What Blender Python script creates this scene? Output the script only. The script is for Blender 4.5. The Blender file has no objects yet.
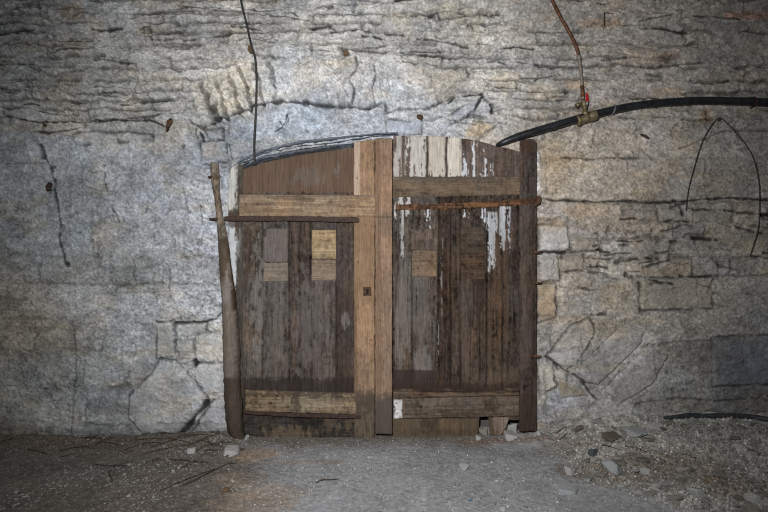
import bpy, math, random
import numpy as np

random.seed(7)
F, D, CH = 512.0, 3.765, 1.331            # focal length in pixels, camera distance to the wall, camera height
S0 = D / F
col = bpy.context.scene.collection


def P(px, py, y=0.0):
    """point on the plane at depth y that the photograph shows at (px, py)"""
    s = (y + D) / F
    return ((px - 384) * s, y, CH - (py - 256) * s)


def FP(px, py):
    """ground point the photograph shows at (px, py)"""
    s = CH / (py - 256)
    return ((px - 384) * s, s * F - D)


# ------------------------------------------------------------------ noise
_G = {}


def vn(x, y, seed):
    if seed not in _G:
        _G[seed] = np.random.RandomState(seed).rand(256, 256)
    G = _G[seed]
    xi = np.floor(x).astype(int)
    yi = np.floor(y).astype(int)
    fx = x - xi
    fy = y - yi
    fx = fx * fx * (3 - 2 * fx)
    fy = fy * fy * (3 - 2 * fy)
    a = G[yi & 255, xi & 255]
    b = G[yi & 255, (xi + 1) & 255]
    c = G[(yi + 1) & 255, xi & 255]
    d = G[(yi + 1) & 255, (xi + 1) & 255]
    return (a * (1 - fx) + b * fx) * (1 - fy) + (c * (1 - fx) + d * fx) * fy


def fbm(x, y, seed, octv=4, gain=0.5):
    t = 0
    a = 1.0
    n = 0
    for i in range(octv):
        t = t + a * vn(x * 2 ** i + 17.3 * i, y * 2 ** i + 9.1 * i, seed + i)
        n += a
        a *= gain
    return t / n


def sst(a, b, x):
    t = np.clip((x - a) / (b - a), 0, 1)
    return t * t * (3 - 2 * t)


def lin(c):
    c = np.asarray(c, float) / 255.0
    return np.where(c <= 0.04045, c / 12.92, ((c + 0.055) / 1.055) ** 2.4)


def C(r, g, b):
    return lin((r, g, b)) / 0.72


def CW(r, g, b):
    c = np.array([r, g, b], float)
    g_ = c @ np.array([.3, .59, .11])
    return lin(g_ + (c - g_) * .78) / .98


def mixc(A, B, m):
    return A * (1 - m[..., None]) + B * m[..., None]


# ------------------------------------------------------------------ properties
def tag(o, label=None, cat=None, group=None, kind=None):
    if label: o['label'] = label
    if cat: o['category'] = cat
    if group: o['group'] = group
    if kind: o['kind'] = kind
    return o


def empty(name, loc=(0, 0, 0)):
    o = bpy.data.objects.new(name, None)
    o.empty_display_size = 0.05
    col.objects.link(o)
    o.location = loc
    return o


def link(name, me, parent=None, mat=None):
    o = bpy.data.objects.new(name, me)
    col.objects.link(o)
    if mat is not None and not me.materials:
        me.materials.append(mat)
    if parent is not None:
        o.parent = parent
        # all meshes are written in world coordinates; the parent may stand elsewhere
        o.location = [-v for v in world_loc(parent)]
    return o


def world_loc(o):
    v = np.array(o.location[:])
    if o.parent is not None:
        v = v + world_loc(o.parent)
    return v


def set_col(me, cols):
    ca = me.color_attributes.new('Col', 'FLOAT_COLOR', 'POINT')
    a = np.ones((len(me.vertices), 4), np.float32)
    a[:, :3] = np.clip(cols, 0.004, 0.95)
    ca.data.foreach_set('color', a.ravel())


def grid_mesh(name, V, nu, nv, cols=None, smooth=True, extra=None):
    """V: (nv*nu, 3) in rows; extra = (verts, faces, colours) appended"""
    i = np.arange(nv - 1)[:, None] * nu + np.arange(nu - 1)[None, :]
    q = np.stack([i, i + nu, i + nu + 1, i + 1], -1).reshape(-1, 4)
    me = bpy.data.meshes.new(name)
    me.vertices.add(len(V))
    me.vertices.foreach_set('co', np.asarray(V, np.float32).ravel())
    me.loops.add(q.size)
    me.loops.foreach_set('vertex_index', q.astype(np.int32).ravel())
    me.polygons.add(len(q))
    me.polygons.foreach_set('loop_start', np.arange(0, q.size, 4, dtype=np.int32))
    me.polygons.foreach_set('loop_total', np.full(len(q), 4, np.int32))
    me.polygons.foreach_set('use_smooth', np.full(len(q), smooth, bool))
    me.update(calc_edges=True)
    if cols is not None:
        set_col(me, cols)
    return me


# ------------------------------------------------------------------ materials
def mat_attr(name, rough=0.9, fine=220.0, amt=0.35, bump=0.25, bscale=400.0, stretch=(1, 1, 1), spec=0.2, metal=0.0, bdist=0.004):
    m = bpy.data.materials.new(name)
    m.use_nodes = True
    nt = m.node_tree
    b = nt.nodes['Principled BSDF']
    b.inputs['Roughness'].default_value = rough
    b.inputs['Specular IOR Level'].default_value = spec
    b.inputs['Metallic'].default_value = metal
    at = nt.nodes.new('ShaderNodeAttribute')
    at.attribute_name = 'Col'
    ge = nt.nodes.new('ShaderNodeNewGeometry')
    mp = nt.nodes.new('ShaderNodeMapping')
    mp.inputs['Scale'].default_value = stretch
    nt.links.new(ge.outputs['Position'], mp.inputs['Vector'])
    no = nt.nodes.new('ShaderNodeTexNoise')
    no.inputs['Scale'].default_value = fine
    no.inputs['Detail'].default_value = 3
    nt.links.new(mp.outputs[0], no.inputs['Vector'])
    mr = nt.nodes.new('ShaderNodeMapRange')
    mr.inputs['From Min'].default_value = 0.25
    mr.inputs['From Max'].default_value = 0.75
    mr.inputs['To Min'].default_value = 1 - amt
    mr.inputs['To Max'].default_value = 1 + amt
    nt.links.new(no.outputs['Fac'], mr.inputs['Value'])
    vm = nt.nodes.new('ShaderNodeVectorMath')
    vm.operation = 'SCALE'
    nt.links.new(at.outputs['Color'], vm.inputs[0])
    nt.links.new(mr.outputs[0], vm.inputs['Scale'])
    nt.links.new(vm.outputs[0], b.inputs['Base Color'])
    if bump:
        n2 = nt.nodes.new('ShaderNodeTexNoise')
        n2.inputs['Scale'].default_value = bscale
        n2.inputs['Detail'].default_value = 4
        nt.links.new(mp.outputs[0], n2.inputs['Vector'])
        bp = nt.nodes.new('ShaderNodeBump')
        bp.inputs['Strength'].default_value = bump
        bp.inputs['Distance'].default_value = bdist
        nt.links.new(n2.outputs['Fac'], bp.inputs['Height'])
        nt.links.new(bp.outputs[0], b.inputs['Normal'])
    return m


def mat_two(name, c1, c2, scale=60.0, rough=0.7, metal=0.0, spec=0.4, bump=0.2, per_object=False, stretch=(1, 1, 1), c3=None):
    m = bpy.data.materials.new(name)
    m.use_nodes = True
    nt = m.node_tree
    b = nt.nodes['Principled BSDF']
    b.inputs['Roughness'].default_value = rough
    b.inputs['Metallic'].default_value = metal
    b.inputs['Specular IOR Level'].default_value = spec
    tc = nt.nodes.new('ShaderNodeTexCoord')
    mp = nt.nodes.new('ShaderNodeMapping')
    mp.inputs['Scale'].default_value = stretch
    nt.links.new(tc.outputs['Object'], mp.inputs['Vector'])
    no = nt.nodes.new('ShaderNodeTexNoise')
    no.inputs['Scale'].default_value = scale
    no.inputs['Detail'].default_value = 5
    nt.links.new(mp.outputs[0], no.inputs['Vector'])
    cr = nt.nodes.new('ShaderNodeValToRGB')
    cr.color_ramp.elements[0].position = 0.38
    cr.color_ramp.elements[1].position = 0.62
    cr.color_ramp.elements[0].color = (*c1, 1)
    cr.color_ramp.elements[1].color = (*c2, 1)
    nt.links.new(no.outputs['Fac'], cr.inputs['Fac'])
    out = cr.outputs['Color']
    if per_object:
        oi = nt.nodes.new('ShaderNodeObjectInfo')
        c4 = nt.nodes.new('ShaderNodeValToRGB')
        e = c4.color_ramp.elements
        e[0].position = 0.0
        e[1].position = 1.0
        e[0].color = (0.50, 0.47, 0.43, 1)
        e[1].color = (1.5, 1.5, 1.5, 1)
        e2 = e.new(0.45)
        e2.color = (0.92, 0.88, 0.82, 1)
        e3 = e.new(0.8)
        e3.color = (0.95, 0.96, 0.98, 1)
        nt.links.new(oi.outputs['Random'], c4.inputs['Fac'])
        mx = nt.nodes.new('ShaderNodeVectorMath')
        mx.operation = 'MULTIPLY'
        nt.links.new(out, mx.inputs[0])
        nt.links.new(c4.outputs['Color'], mx.inputs[1])
        out = mx.outputs[0]
    nt.links.new(out, b.inputs['Base Color'])
    if bump:
        bp = nt.nodes.new('ShaderNodeBump')
        bp.inputs['Strength'].default_value = bump
        bp.inputs['Distance'].default_value = 0.003
        nt.links.new(no.outputs['Fac'], bp.inputs['Height'])
        nt.links.new(bp.outputs[0], b.inputs['Normal'])
    return m


M_wall = mat_attr('limewashed_masonry', 0.95, 190, 0.20, 0.55, 150, spec=0.1, bdist=0.006)
M_floor = mat_attr('gritty_earth', 0.97, 260, 0.35, 0.6, 190, spec=0.1, bdist=0.006)
M_wood = mat_attr('weathered_wood', 0.85, 130, 0.30, 0.5, 130, stretch=(1, 1, 0.06), spec=0.15, bdist=0.003)
M_woodh = mat_attr('weathered_wood_across', 0.85, 130, 0.30, 0.5, 130, stretch=(0.06, 1, 1), spec=0.15, bdist=0.003)
M_trim = mat_attr('grey_slate_mortar', 0.9, 160, 0.2, 0.4, 150, stretch=(0.3, 1, 1), spec=0.15)
M_iron = mat_attr('flaking_rusted_strap', 0.9, 200, 0.35, 0.5, 160, spec=0.15)
M_rust = mat_two('rusted_iron', (0.045, 0.025, 0.017), (0.15, 0.075, 0.04), 45, 0.85, 0.2)
M_dark = mat_two('dark_rusted_iron', (0.035, 0.022, 0.018), (0.085, 0.05, 0.038), 70, 0.75, 0.3)
M_stone = mat_two('broken_limestone', (0.19, 0.182, 0.17), (0.42, 0.41, 0.39), 18, 0.95, per_object=True, spec=0.1, bump=0.5)
M_white = mat_two('pale_limestone', (0.27, 0.265, 0.25), (0.50, 0.50, 0.49), 14, 0.95, spec=0.1, bump=0.4)
M_grey = mat_two('blue_grey_stone', (0.24, 0.245, 0.25), (0.40, 0.405, 0.41), 22, 0.95, spec=0.1, bump=0.5)
M_slate = mat_two('dark_slate_stone', (0.06, 0.07, 0.08), (0.12, 0.13, 0.14), 40, 0.9, spec=0.2)
M_brick = mat_two('broken_brick', (0.10, 0.085, 0.07), (0.17, 0.135, 0.11), 60, 0.95, spec=0.1)
M_twig = mat_two('dry_twig_bark', (0.04, 0.028, 0.02), (0.12, 0.09, 0.065), 120, 0.9, spec=0.1)
M_pipe = mat_two('black_plastic_pipe', (0.010, 0.011, 0.013), (0.022, 0.024, 0.028), 30, 0.42, spec=0.5, bump=0.05)
M_hose = mat_two('dusty_black_hose', (0.025, 0.027, 0.030), (0.05, 0.052, 0.055), 40, 0.6, spec=0.4, bump=0.1)
M_cable = mat_two('dull_black_cable', (0.03, 0.03, 0.032), (0.06, 0.058, 0.055), 60, 0.7, spec=0.3)
M_copper = mat_two('tarnished_copper', (0.10, 0.045, 0.025), (0.21, 0.10, 0.055), 50, 0.6, 0.5, bump=0.1)
M_solder = mat_two('pale_soldered_copper', (0.22, 0.18, 0.15), (0.38, 0.33, 0.28), 70, 0.5, 0.4, bump=0.1)
M_brass = mat_two('dull_brass', (0.14, 0.11, 0.055), (0.30, 0.25, 0.15), 60, 0.55, 0.5, bump=0.1)
M_red = mat_two('red_lever_coating', (0.42, 0.012, 0.012), (0.55, 0.03, 0.02), 80, 0.4, spec=0.5, bump=0.0)
M_steel = mat_two('grey_steel', (0.25, 0.26, 0.28), (0.4, 0.42, 0.45), 80, 0.45, 0.7, bump=0.0)
M_black = mat_two('keyhole_dark', (0.004, 0.004, 0.004), (0.01, 0.008, 0.007), 80, 0.9, bump=0.0)
M_blue = mat_two('blue_plastic', (0.03, 0.16, 0.42), (0.05, 0.22, 0.5), 80, 0.4, bump=0.0)
M_ochre = mat_two('weathered_plug_wood', (0.10, 0.06, 0.03), (0.24, 0.165, 0.10), 90, 0.85, spec=0.1)


# ------------------------------------------------------------------ THE WALL
def seg_dist(X, Y, pts):
    d = np.full(X.shape, 1e9)
    for (x0, y0), (x1, y1) in zip(pts[:-1], pts[1:]):
        vx, vy = x1 - x0, y1 - y0
        L = vx * vx + vy * vy + 1e-9
        t = np.clip(((X - x0) * vx + (Y - y0) * vy) / L, 0, 1)
        d = np.minimum(d, np.hypot(X - x0 - t * vx, Y - y0 - t * vy))
    return d


def inpoly(X, Y, pts):
    m = np.zeros(X.shape, bool)
    n = len(pts)
    for i in range(n):
        x0, y0 = pts[i]
        x1, y1 = pts[(i + 1) % n]
        if y0 == y1: continue
        c = (Y > min(y0, y1)) & (Y <= max(y0, y1))
        m ^= c & (X < x0 + (Y - y0) * (x1 - x0) / (y1 - y0))
    return m


ST = .8
xs = np.arange(-170, 940, ST)
ys = np.arange(-150, 452, ST)
X, Y = np.meshgrid(xs, ys)
wx = X + 6.5 * (fbm(X / 22, Y / 22, 11, 3) - .5) + 4.2 * (fbm(X / 5, Y / 5, 21, 2) - .5)
wy = Y + 6.5 * (fbm(X / 26, Y / 20, 31, 3) - .5) + 4.2 * (fbm(X / 6, Y / 5, 41, 2) - .5)

H = 0.014 * (fbm(X / 60, Y / 45, 51, 3) - .5)
H += 0.013 * (fbm(X / 9, Y / 7, 55, 4, .65) - .5)
# spalled plaster: small plateaus with sharp broken edges
sp1 = sst(.47, .52, fbm(wx / 13, wy / 7, 57, 4, .6))
sp2 = sst(.46, .51, fbm(wx / 6, wy / 4, 59, 3, .6))
crag = .55 + .45 * sst(.4, .6, fbm(X / 60, Y / 60, 60, 3))
H += crag * (.0055 * sp1 + .0030 * sp2)

# hue and value of the wall by place (broad patches)
ctrl = [(-100, 40, 150, 150, 146), (60, 60, 150, 150, 147), (200, 40, 164, 163, 158), (330, 60, 172, 170, 164), (120, 110, 158, 158, 154),
        (230, 90, 178, 174, 165), (300, 125, 146, 155, 164), (370, 125, 158, 163, 168), (245, 140, 138, 147, 158), (470, 60, 170, 166, 156), (450, 110, 158, 160, 160),
        (560, 60, 158, 154, 146), (620, 50, 152, 145, 136), (700, 40, 140, 135, 126), (760, 20, 138, 132, 124), (860, 60, 140, 136, 128),
        (150, 200, 150, 156, 162), (200, 240, 156, 160, 164), (60, 220, 138, 143, 145), (20, 320, 142, 138, 126), (-80, 300, 140, 138, 130),
        (110, 290, 146, 148, 148), (190, 290, 156, 159, 162), (100, 390, 142, 146, 148), (30, 400, 138, 140, 136), (205, 350, 160, 162, 160), (165, 400, 150, 152, 152),
        (220, 420, 150, 152, 154), (600, 180, 158, 150, 138), (560, 180, 160, 150, 134), (700, 180, 144, 139, 130), (580, 240, 150, 144, 135), (680, 240, 134, 130, 124),
        (560, 310, 146, 138, 126), (620, 300, 146, 140, 128), (700, 310, 142, 138, 128), (560, 345, 156, 154, 150), (620, 360, 148, 147, 143),
        (690, 370, 132, 130, 125), (745, 365, 112, 114, 118), (860, 300, 132, 130, 126), (560, 410, 138, 136, 133), (660, 405, 120, 118, 112), (740, 410, 108, 108, 106)]
W = np.zeros(X.shape)
base = np.zeros(X.shape + (3,))
for cx, cy, r, g, b in ctrl:
    w = 1.0 / ((wx - cx) ** 2 + (wy - cy) ** 2 + 300) ** 1.6
    W += w
    base += w[..., None] * C(r, g, b)
base /= W[..., None]
gm = base @ np.array([.3, .59, .11])
base = gm[..., None] + (base - gm[..., None]) * .85
val = np.ones(X.shape)
val *= 1 + 0.85 * (fbm(X / 55, Y / 38, 61, 5, .62) - .5)
val *= 1 + 0.62 * (fbm(X / 8, Y / 6, 65, 3, .6) - .5)
val *= 1 + 0.34 * (fbm(X / 2.6, Y / 2.2, 68, 2, .8) - .5)
val *= 1 + 0.80 * (vn(X / 1.25, Y / 1.15, 69) - .5)
val *= 1 + .10 * (sp1 - .5) + .10 * (sp2 - .5)
fl = sst(.60, .70, fbm(wx / 3.6, wy / 2.4, 66, 3, .6)) * sst(.38, .6, fbm(X / 26, Y / 20, 67, 3))
val *= 1 - .36 * fl
H -= .004 * fl
# warm and cool blotches of lime and clay
warm = sst(.53, .72, fbm(X / 34, Y / 16, 71, 4))
base = base * (1 + warm[..., None] * np.array([.05, -.005, -.09]))
cool = sst(.55, .72, fbm(X / 40, Y / 30, 75, 4))
base = base * (1 + cool[..., None] * np.array([-.03, 0, .035]))


def apply_joint(d, wdt, depth, dark, m=None, tint=None):
    """hollow a joint of half-width wdt px and put the shade inside it into the colour"""
    global H, val, base
    k = np.exp(-(d / wdt) ** 2)
    if m is not None: k = k * m
    H = H - depth * k
    val = val * (1 - dark * np.clip(k * 1.15, 0, 1))


def masonry(reg, y0, y1, hmin, hmax, wmin, wmax, seed, jw, depth, dark, tone, warmth, vis=(.35, .6), rnd=0.006, ycurve=0):
    """random coursed rubble inside the soft mask reg"""
    global H, val, base
    rng = np.random.RandomState(seed)
    yy = wy + ycurve
    rows = [y0]
    while rows[-1] < y1: rows.append(rows[-1] + rng.uniform(hmin, hmax))
    rows = np.array(rows)
    ri = np.clip(np.searchsorted(rows, yy) - 1, 0, len(rows) - 2)
    dy = np.minimum(yy - rows[ri], rows[ri + 1] - yy)
    dx = np.zeros(X.shape)
    rv = np.zeros(X.shape)
    rw = np.zeros(X.shape)
    off = np.zeros(X.shape)
    for r in range(len(rows) - 1):
        bs = [-200 - rng.uniform(0, 40)]
        while bs[-1] < 990: bs.append(bs[-1] + rng.uniform(wmin, wmax))
        bs = np.array(bs)
        m = ri == r
        xx = wx[m]
        bi = np.clip(np.searchsorted(bs, xx) - 1, 0, len(bs) - 2)
        dx[m] = np.minimum(xx - bs[bi], bs[bi + 1] - xx)
        rr = rng.rand(len(bs), 3)
        rv[m] = rr[bi, 0]
        rw[m] = rr[bi, 1]
        off[m] = rr[bi, 2]
    inside = reg * (dy > 0)
    d = np.minimum(np.maximum(dy, 0), np.maximum(dx, 0) * 1.25)
    visn = sst(vis[0], vis[1], fbm(X / 30, Y / 18, seed + 5, 3))
    k = np.exp(-(d / jw) ** 2) * visn * inside
    H = H - depth * k + inside * (off - .5) * rnd
    val = val * (1 - dark * k) * (1 + inside * tone * (rv - .5))  # joint shade darkened into the colour; stones also vary in tone
    base = base * (1 + (inside * warmth * (rw - .35))[..., None] * np.array([.22, .04, -.32]))


arch_c, arch_R = (340.0, 438.0), 335.0
ar = np.hypot(wx - arch_c[0], (wy - arch_c[1]))
above = sst(-3, 3, ar - arch_R)
reg_top = sst(126, 118, wy + 4 * np.sin(X / 60)) * np.maximum(above, 0)
# zone 1: thin courses of limewashed rubble over everything above the springing
vous = above * sst(arch_R + 50, arch_R + 46, ar) * sst(188, 200, wx) * sst(500, 470, wx) * sst(150, 140, wy)
top_only = sst(127, 120, Y) * (1 - np.clip(vous * sst(480, 440, X), 0, 1)) * above
masonry(top_only, -160, 130, 8, 15, 34, 130, 101, 1.25, .020, .60, .16, .12, (.40, .58), .012)
# ledges where courses break away, long shallow steps
led = fbm(X / 55, wy / 5.2, 107, 4, .6)
H += top_only * 0.016 * sst(.42, .58, led)
H += top_only * 0.010 * sst(.45, .6, fbm(wx / 16, wy / 6, 109, 3))
# zone 2: voussoirs of the relieving arch
ang = np.degrees(np.arctan2(wx - arch_c[0], arch_c[1] - wy))
ai = ang / 2.15
fa = np.abs(ai - np.round(ai)) * 2.15 * math.pi / 180 * arch_R
vr = np.random.RandomState(5).rand(400)
vv = vr[(np.floor(ai + .5).astype(int)) % 400]
visv = sst(.42, .58, fbm(X / 24, Y / 24, 120, 3)) * .7 + .3 * sst(330, 250, X)
visv *= sst(470, 330, X) * .85 + .15
rad = fbm(ai * 3.2, ar / 16, 122, 3, .6)
H += vous * .007 * (sst(.42, .58, rad) - .5)
val *= 1 + vous * .30 * (rad - .5)
k = np.exp(-(fa / 1.6) ** 2) * vous * visv
k = np.clip(k * (.6 + .9 * sst(320, 240, X)), 0, 1)
H -= .024 * k
H += vous * (.014 * (vv - .3) + .012)
val *= (1 - .60 * k) * (1 + vous * .20 * (vv - .5))  # shade of the radial joints painted in; tone varies per voussoir
warmv = vous * sst(300, 220, X)
base *= 1 + warmv[..., None] * np.array([.03, 0, -.07])
# zone 3: recessed cement tympanum between arch and door
tymp = (1 - above) * sst(220, 226, wx) * sst(520, 500, wx) * (Y < 175)
H -= .030 * tymp
val *= 1 + .10 * tymp * sst(.45, .6, fbm(X / 20, Y / 12, 125, 3))
tr = tymp * sst(395, 410, X)
# zone 4: left ashlar, slightly back, with vertical tooling
left = sst(122, 130, wy) * sst(232, 226, X)
tool = left * sst(.40, .6, fbm(X / 50, Y / 60, 130, 2)) * sst(250, 220, Y)
vt = fbm(X / 2.6, Y / 26, 131, 3)
H += tool * .005 * (vt - .5)
val *= 1 + tool * .28 * (vt - .5)
H -= .010 * left
pit = sst(.60, .74, fbm(X / 3.4, Y / 3.0, 133, 3)) * (left * sst(150, 210, X) + .5 * sst(400, 500, X) * sst(120, 140, Y) * .6)
val *= 1 - .38 * pit
H -= .006 * pit
# zone 5: right side, a course of squared blocks, rubble, then squared blocks again
rgt = sst(528, 536, X)
c1 = rgt * sst(155, 159, wy) * sst(203, 200, wy)
masonry(c1, 158, 160, 43.5, 44, 42, 90, 140, 2.0, .008, .16, .12, .15, (.3, .6), .006)
c0 = rgt * sst(124, 130, wy) * sst(160, 156, wy)
masonry(c0, 128, 158, 13, 18, 20, 60, 141, 1.6, .012, .32, .16, .2, (.4, .6), .006)
c2 = rgt * sst(201, 204, wy) * sst(276, 272, wy)
masonry(c2, 203, 275, 14, 20, 18, 50, 142, 1.8, .016, .42, .22, .30, (.32, .55), .010)
c3 = rgt * sst(274, 278, wy) * sst(346, 342, wy) * sst(585, 600, wx)
masonry(c3, 277, 344, 33, 34, 40, 90, 143, 1.6, .006, .15, .12, .15, (.4, .6), .005)
c4 = rgt * sst(342, 346, wy) * sst(640, 660, wx)
masonry(c4, 345, 440, 28, 40, 60, 110, 144, 1.8, .008, .22, .14, .10, (.4, .6), .006)
c5 = rgt * sst(274, 278, wy) * sst(600, 588, wx)
masonry(c5, 277, 430, 14, 24, 16, 38, 146, 1.6, .010, .28, .2, .3, (.35, .6), .008)
# zone 6: left, faint large blocks
masonry(left * sst(218, 224, wy), 222, 440, 30, 40, 55, 120, 145, 1.4, .010, .32, .16, .14, (.40, .58), .008)
H -= left * .006 * sst(.56, .70, fbm(wx / 16, wy / 10, 147, 4, .6))
val *= 1 - left * .20 * sst(.56, .70, fbm(wx / 16, wy / 10, 147, 4, .6))

# stones read off the photograph: polygon, rise (m), value, tint
stones = [
    ([(72, 134), (90, 131), (112, 133), (111, 143), (90, 144), (74, 144)], .012, 1.05, (1, 1, 1)),
    ([(115, 132), (150, 134), (151, 140), (118, 142)], .012, 1.08, (1, 1, 1)),
    ([(155, 323), (173, 322), (174, 357), (158, 358)], .008, 1.06, (1.03, 1, .95)),
    ([(176, 325), (206, 324), (204, 332), (177, 337)], .004, .98, (1, 1, .97)),
    ([(193, 334), (226, 332), (227, 361), (196, 362)], .010, 1.14, (1, 1, 1)),
    ([(176, 340), (191, 340), (193, 362), (180, 364)], .002, .92, (1, 1, .98)),
    ([(195, 365), (227, 363), (228, 391), (207, 396), (194, 379)], .010, 1.06, (1, 1, 1)),
    ([(160, 360), (176, 362), (208, 400), (180, 433), (142, 434), (127, 418), (130, 395), (150, 375)], .014, 1.10, (1, 1, 1)),
    ([(213, 402), (229, 394), (231, 436), (188, 436)], .008, 1.04, (1, 1, 1)),
    ([(539, 226), (567, 226), (569, 251), (539, 252)], .014, 1.28, (.97, 1, 1.06)),
    ([(538, 254), (558, 254), (560, 280), (540, 281)], .012, 1.22, (.97, 1, 1.06)),
    ([(563, 254), (584, 255), (584, 271), (562, 271)], .008, 1.02, (1, 1, .98)),
    ([(571, 236), (598, 234), (600, 250), (572, 252)], .006, 1.0, (1.02, 1, .95)),
    ([(538, 284), (556, 284), (555, 316), (538, 322)], .004, 1.0, (1.05, 1, .92)),
    ([(548, 357), (571, 326), (590, 320), (596, 332), (577, 364), (563, 372)], .012, 1.14, (1, 1, 1)),
    ([(578, 369), (625, 326), (644, 330), (641, 344), (598, 386), (584, 384)], .010, 1.00, (1, 1, 1.0)),
    ([(604, 391), (650, 346), (668, 356), (650, 385), (620, 404)], .010, .96, (1, 1, 1.0)),
    ([(538, 363), (552, 362), (556, 386), (540, 396)], .010, 1.20, (1, 1, .97)),
    ([(556, 379), (572, 384), (590, 396), (560, 399)], .004, .82, (1.12, 1, .80)),
    ([(448, 117), (481, 96), (474, 113), (452, 124)], .012, 1.05, (.97, 1, 1.06)),
    ([(480, 100), (492, 106), (490, 117), (474, 115)], .012, 1.10, (1, 1, 1.02)),
    ([(462, 137), (474, 123), (497, 123), (480, 137)], .010, .95, (1.10, 1, .86)),
    ([(713, 338), (780, 336), (780, 385), (713, 386)], .008, .82, (.96, 1, 1.06)),
    ([(640, 278), (712, 277), (712, 308), (641, 309)], .004, 1.02, (1.03, 1, .93)),
    ([(206, 130), (222, 128), (222, 137), (208, 137)], .010, 1.0, (1, 1, 1)),
    ([(200, 141), (224, 139), (226, 160), (202, 164)], .006, 1.04, (1.03, .99, .94)),
    ([(386, 120), (422, 118), (421, 133), (387, 134)], .004, 1.0, (.98, 1, 1.04)),
]
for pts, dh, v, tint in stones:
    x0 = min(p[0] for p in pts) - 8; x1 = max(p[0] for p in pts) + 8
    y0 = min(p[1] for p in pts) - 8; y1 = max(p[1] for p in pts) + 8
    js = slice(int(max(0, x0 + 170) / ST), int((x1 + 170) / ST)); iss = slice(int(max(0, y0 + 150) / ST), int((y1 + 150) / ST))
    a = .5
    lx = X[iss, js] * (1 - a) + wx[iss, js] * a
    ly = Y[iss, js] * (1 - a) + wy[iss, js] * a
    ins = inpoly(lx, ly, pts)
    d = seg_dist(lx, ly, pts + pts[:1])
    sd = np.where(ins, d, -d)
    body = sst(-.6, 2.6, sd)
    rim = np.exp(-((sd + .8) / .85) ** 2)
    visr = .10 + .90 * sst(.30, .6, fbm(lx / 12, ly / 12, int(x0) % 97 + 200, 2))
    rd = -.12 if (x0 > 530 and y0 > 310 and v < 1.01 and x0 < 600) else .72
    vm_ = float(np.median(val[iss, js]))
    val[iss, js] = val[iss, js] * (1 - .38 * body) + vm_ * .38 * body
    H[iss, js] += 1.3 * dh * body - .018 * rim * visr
    val[iss, js] *= (1 - rd * rim * visr) * (1 + (v - 1) * body)  # crevice shade round each dark-rimmed stone is put into the colour
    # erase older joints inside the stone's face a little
    base[iss, js] *= 1 + body[..., None] * (np.array(tint) - 1)

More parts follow.
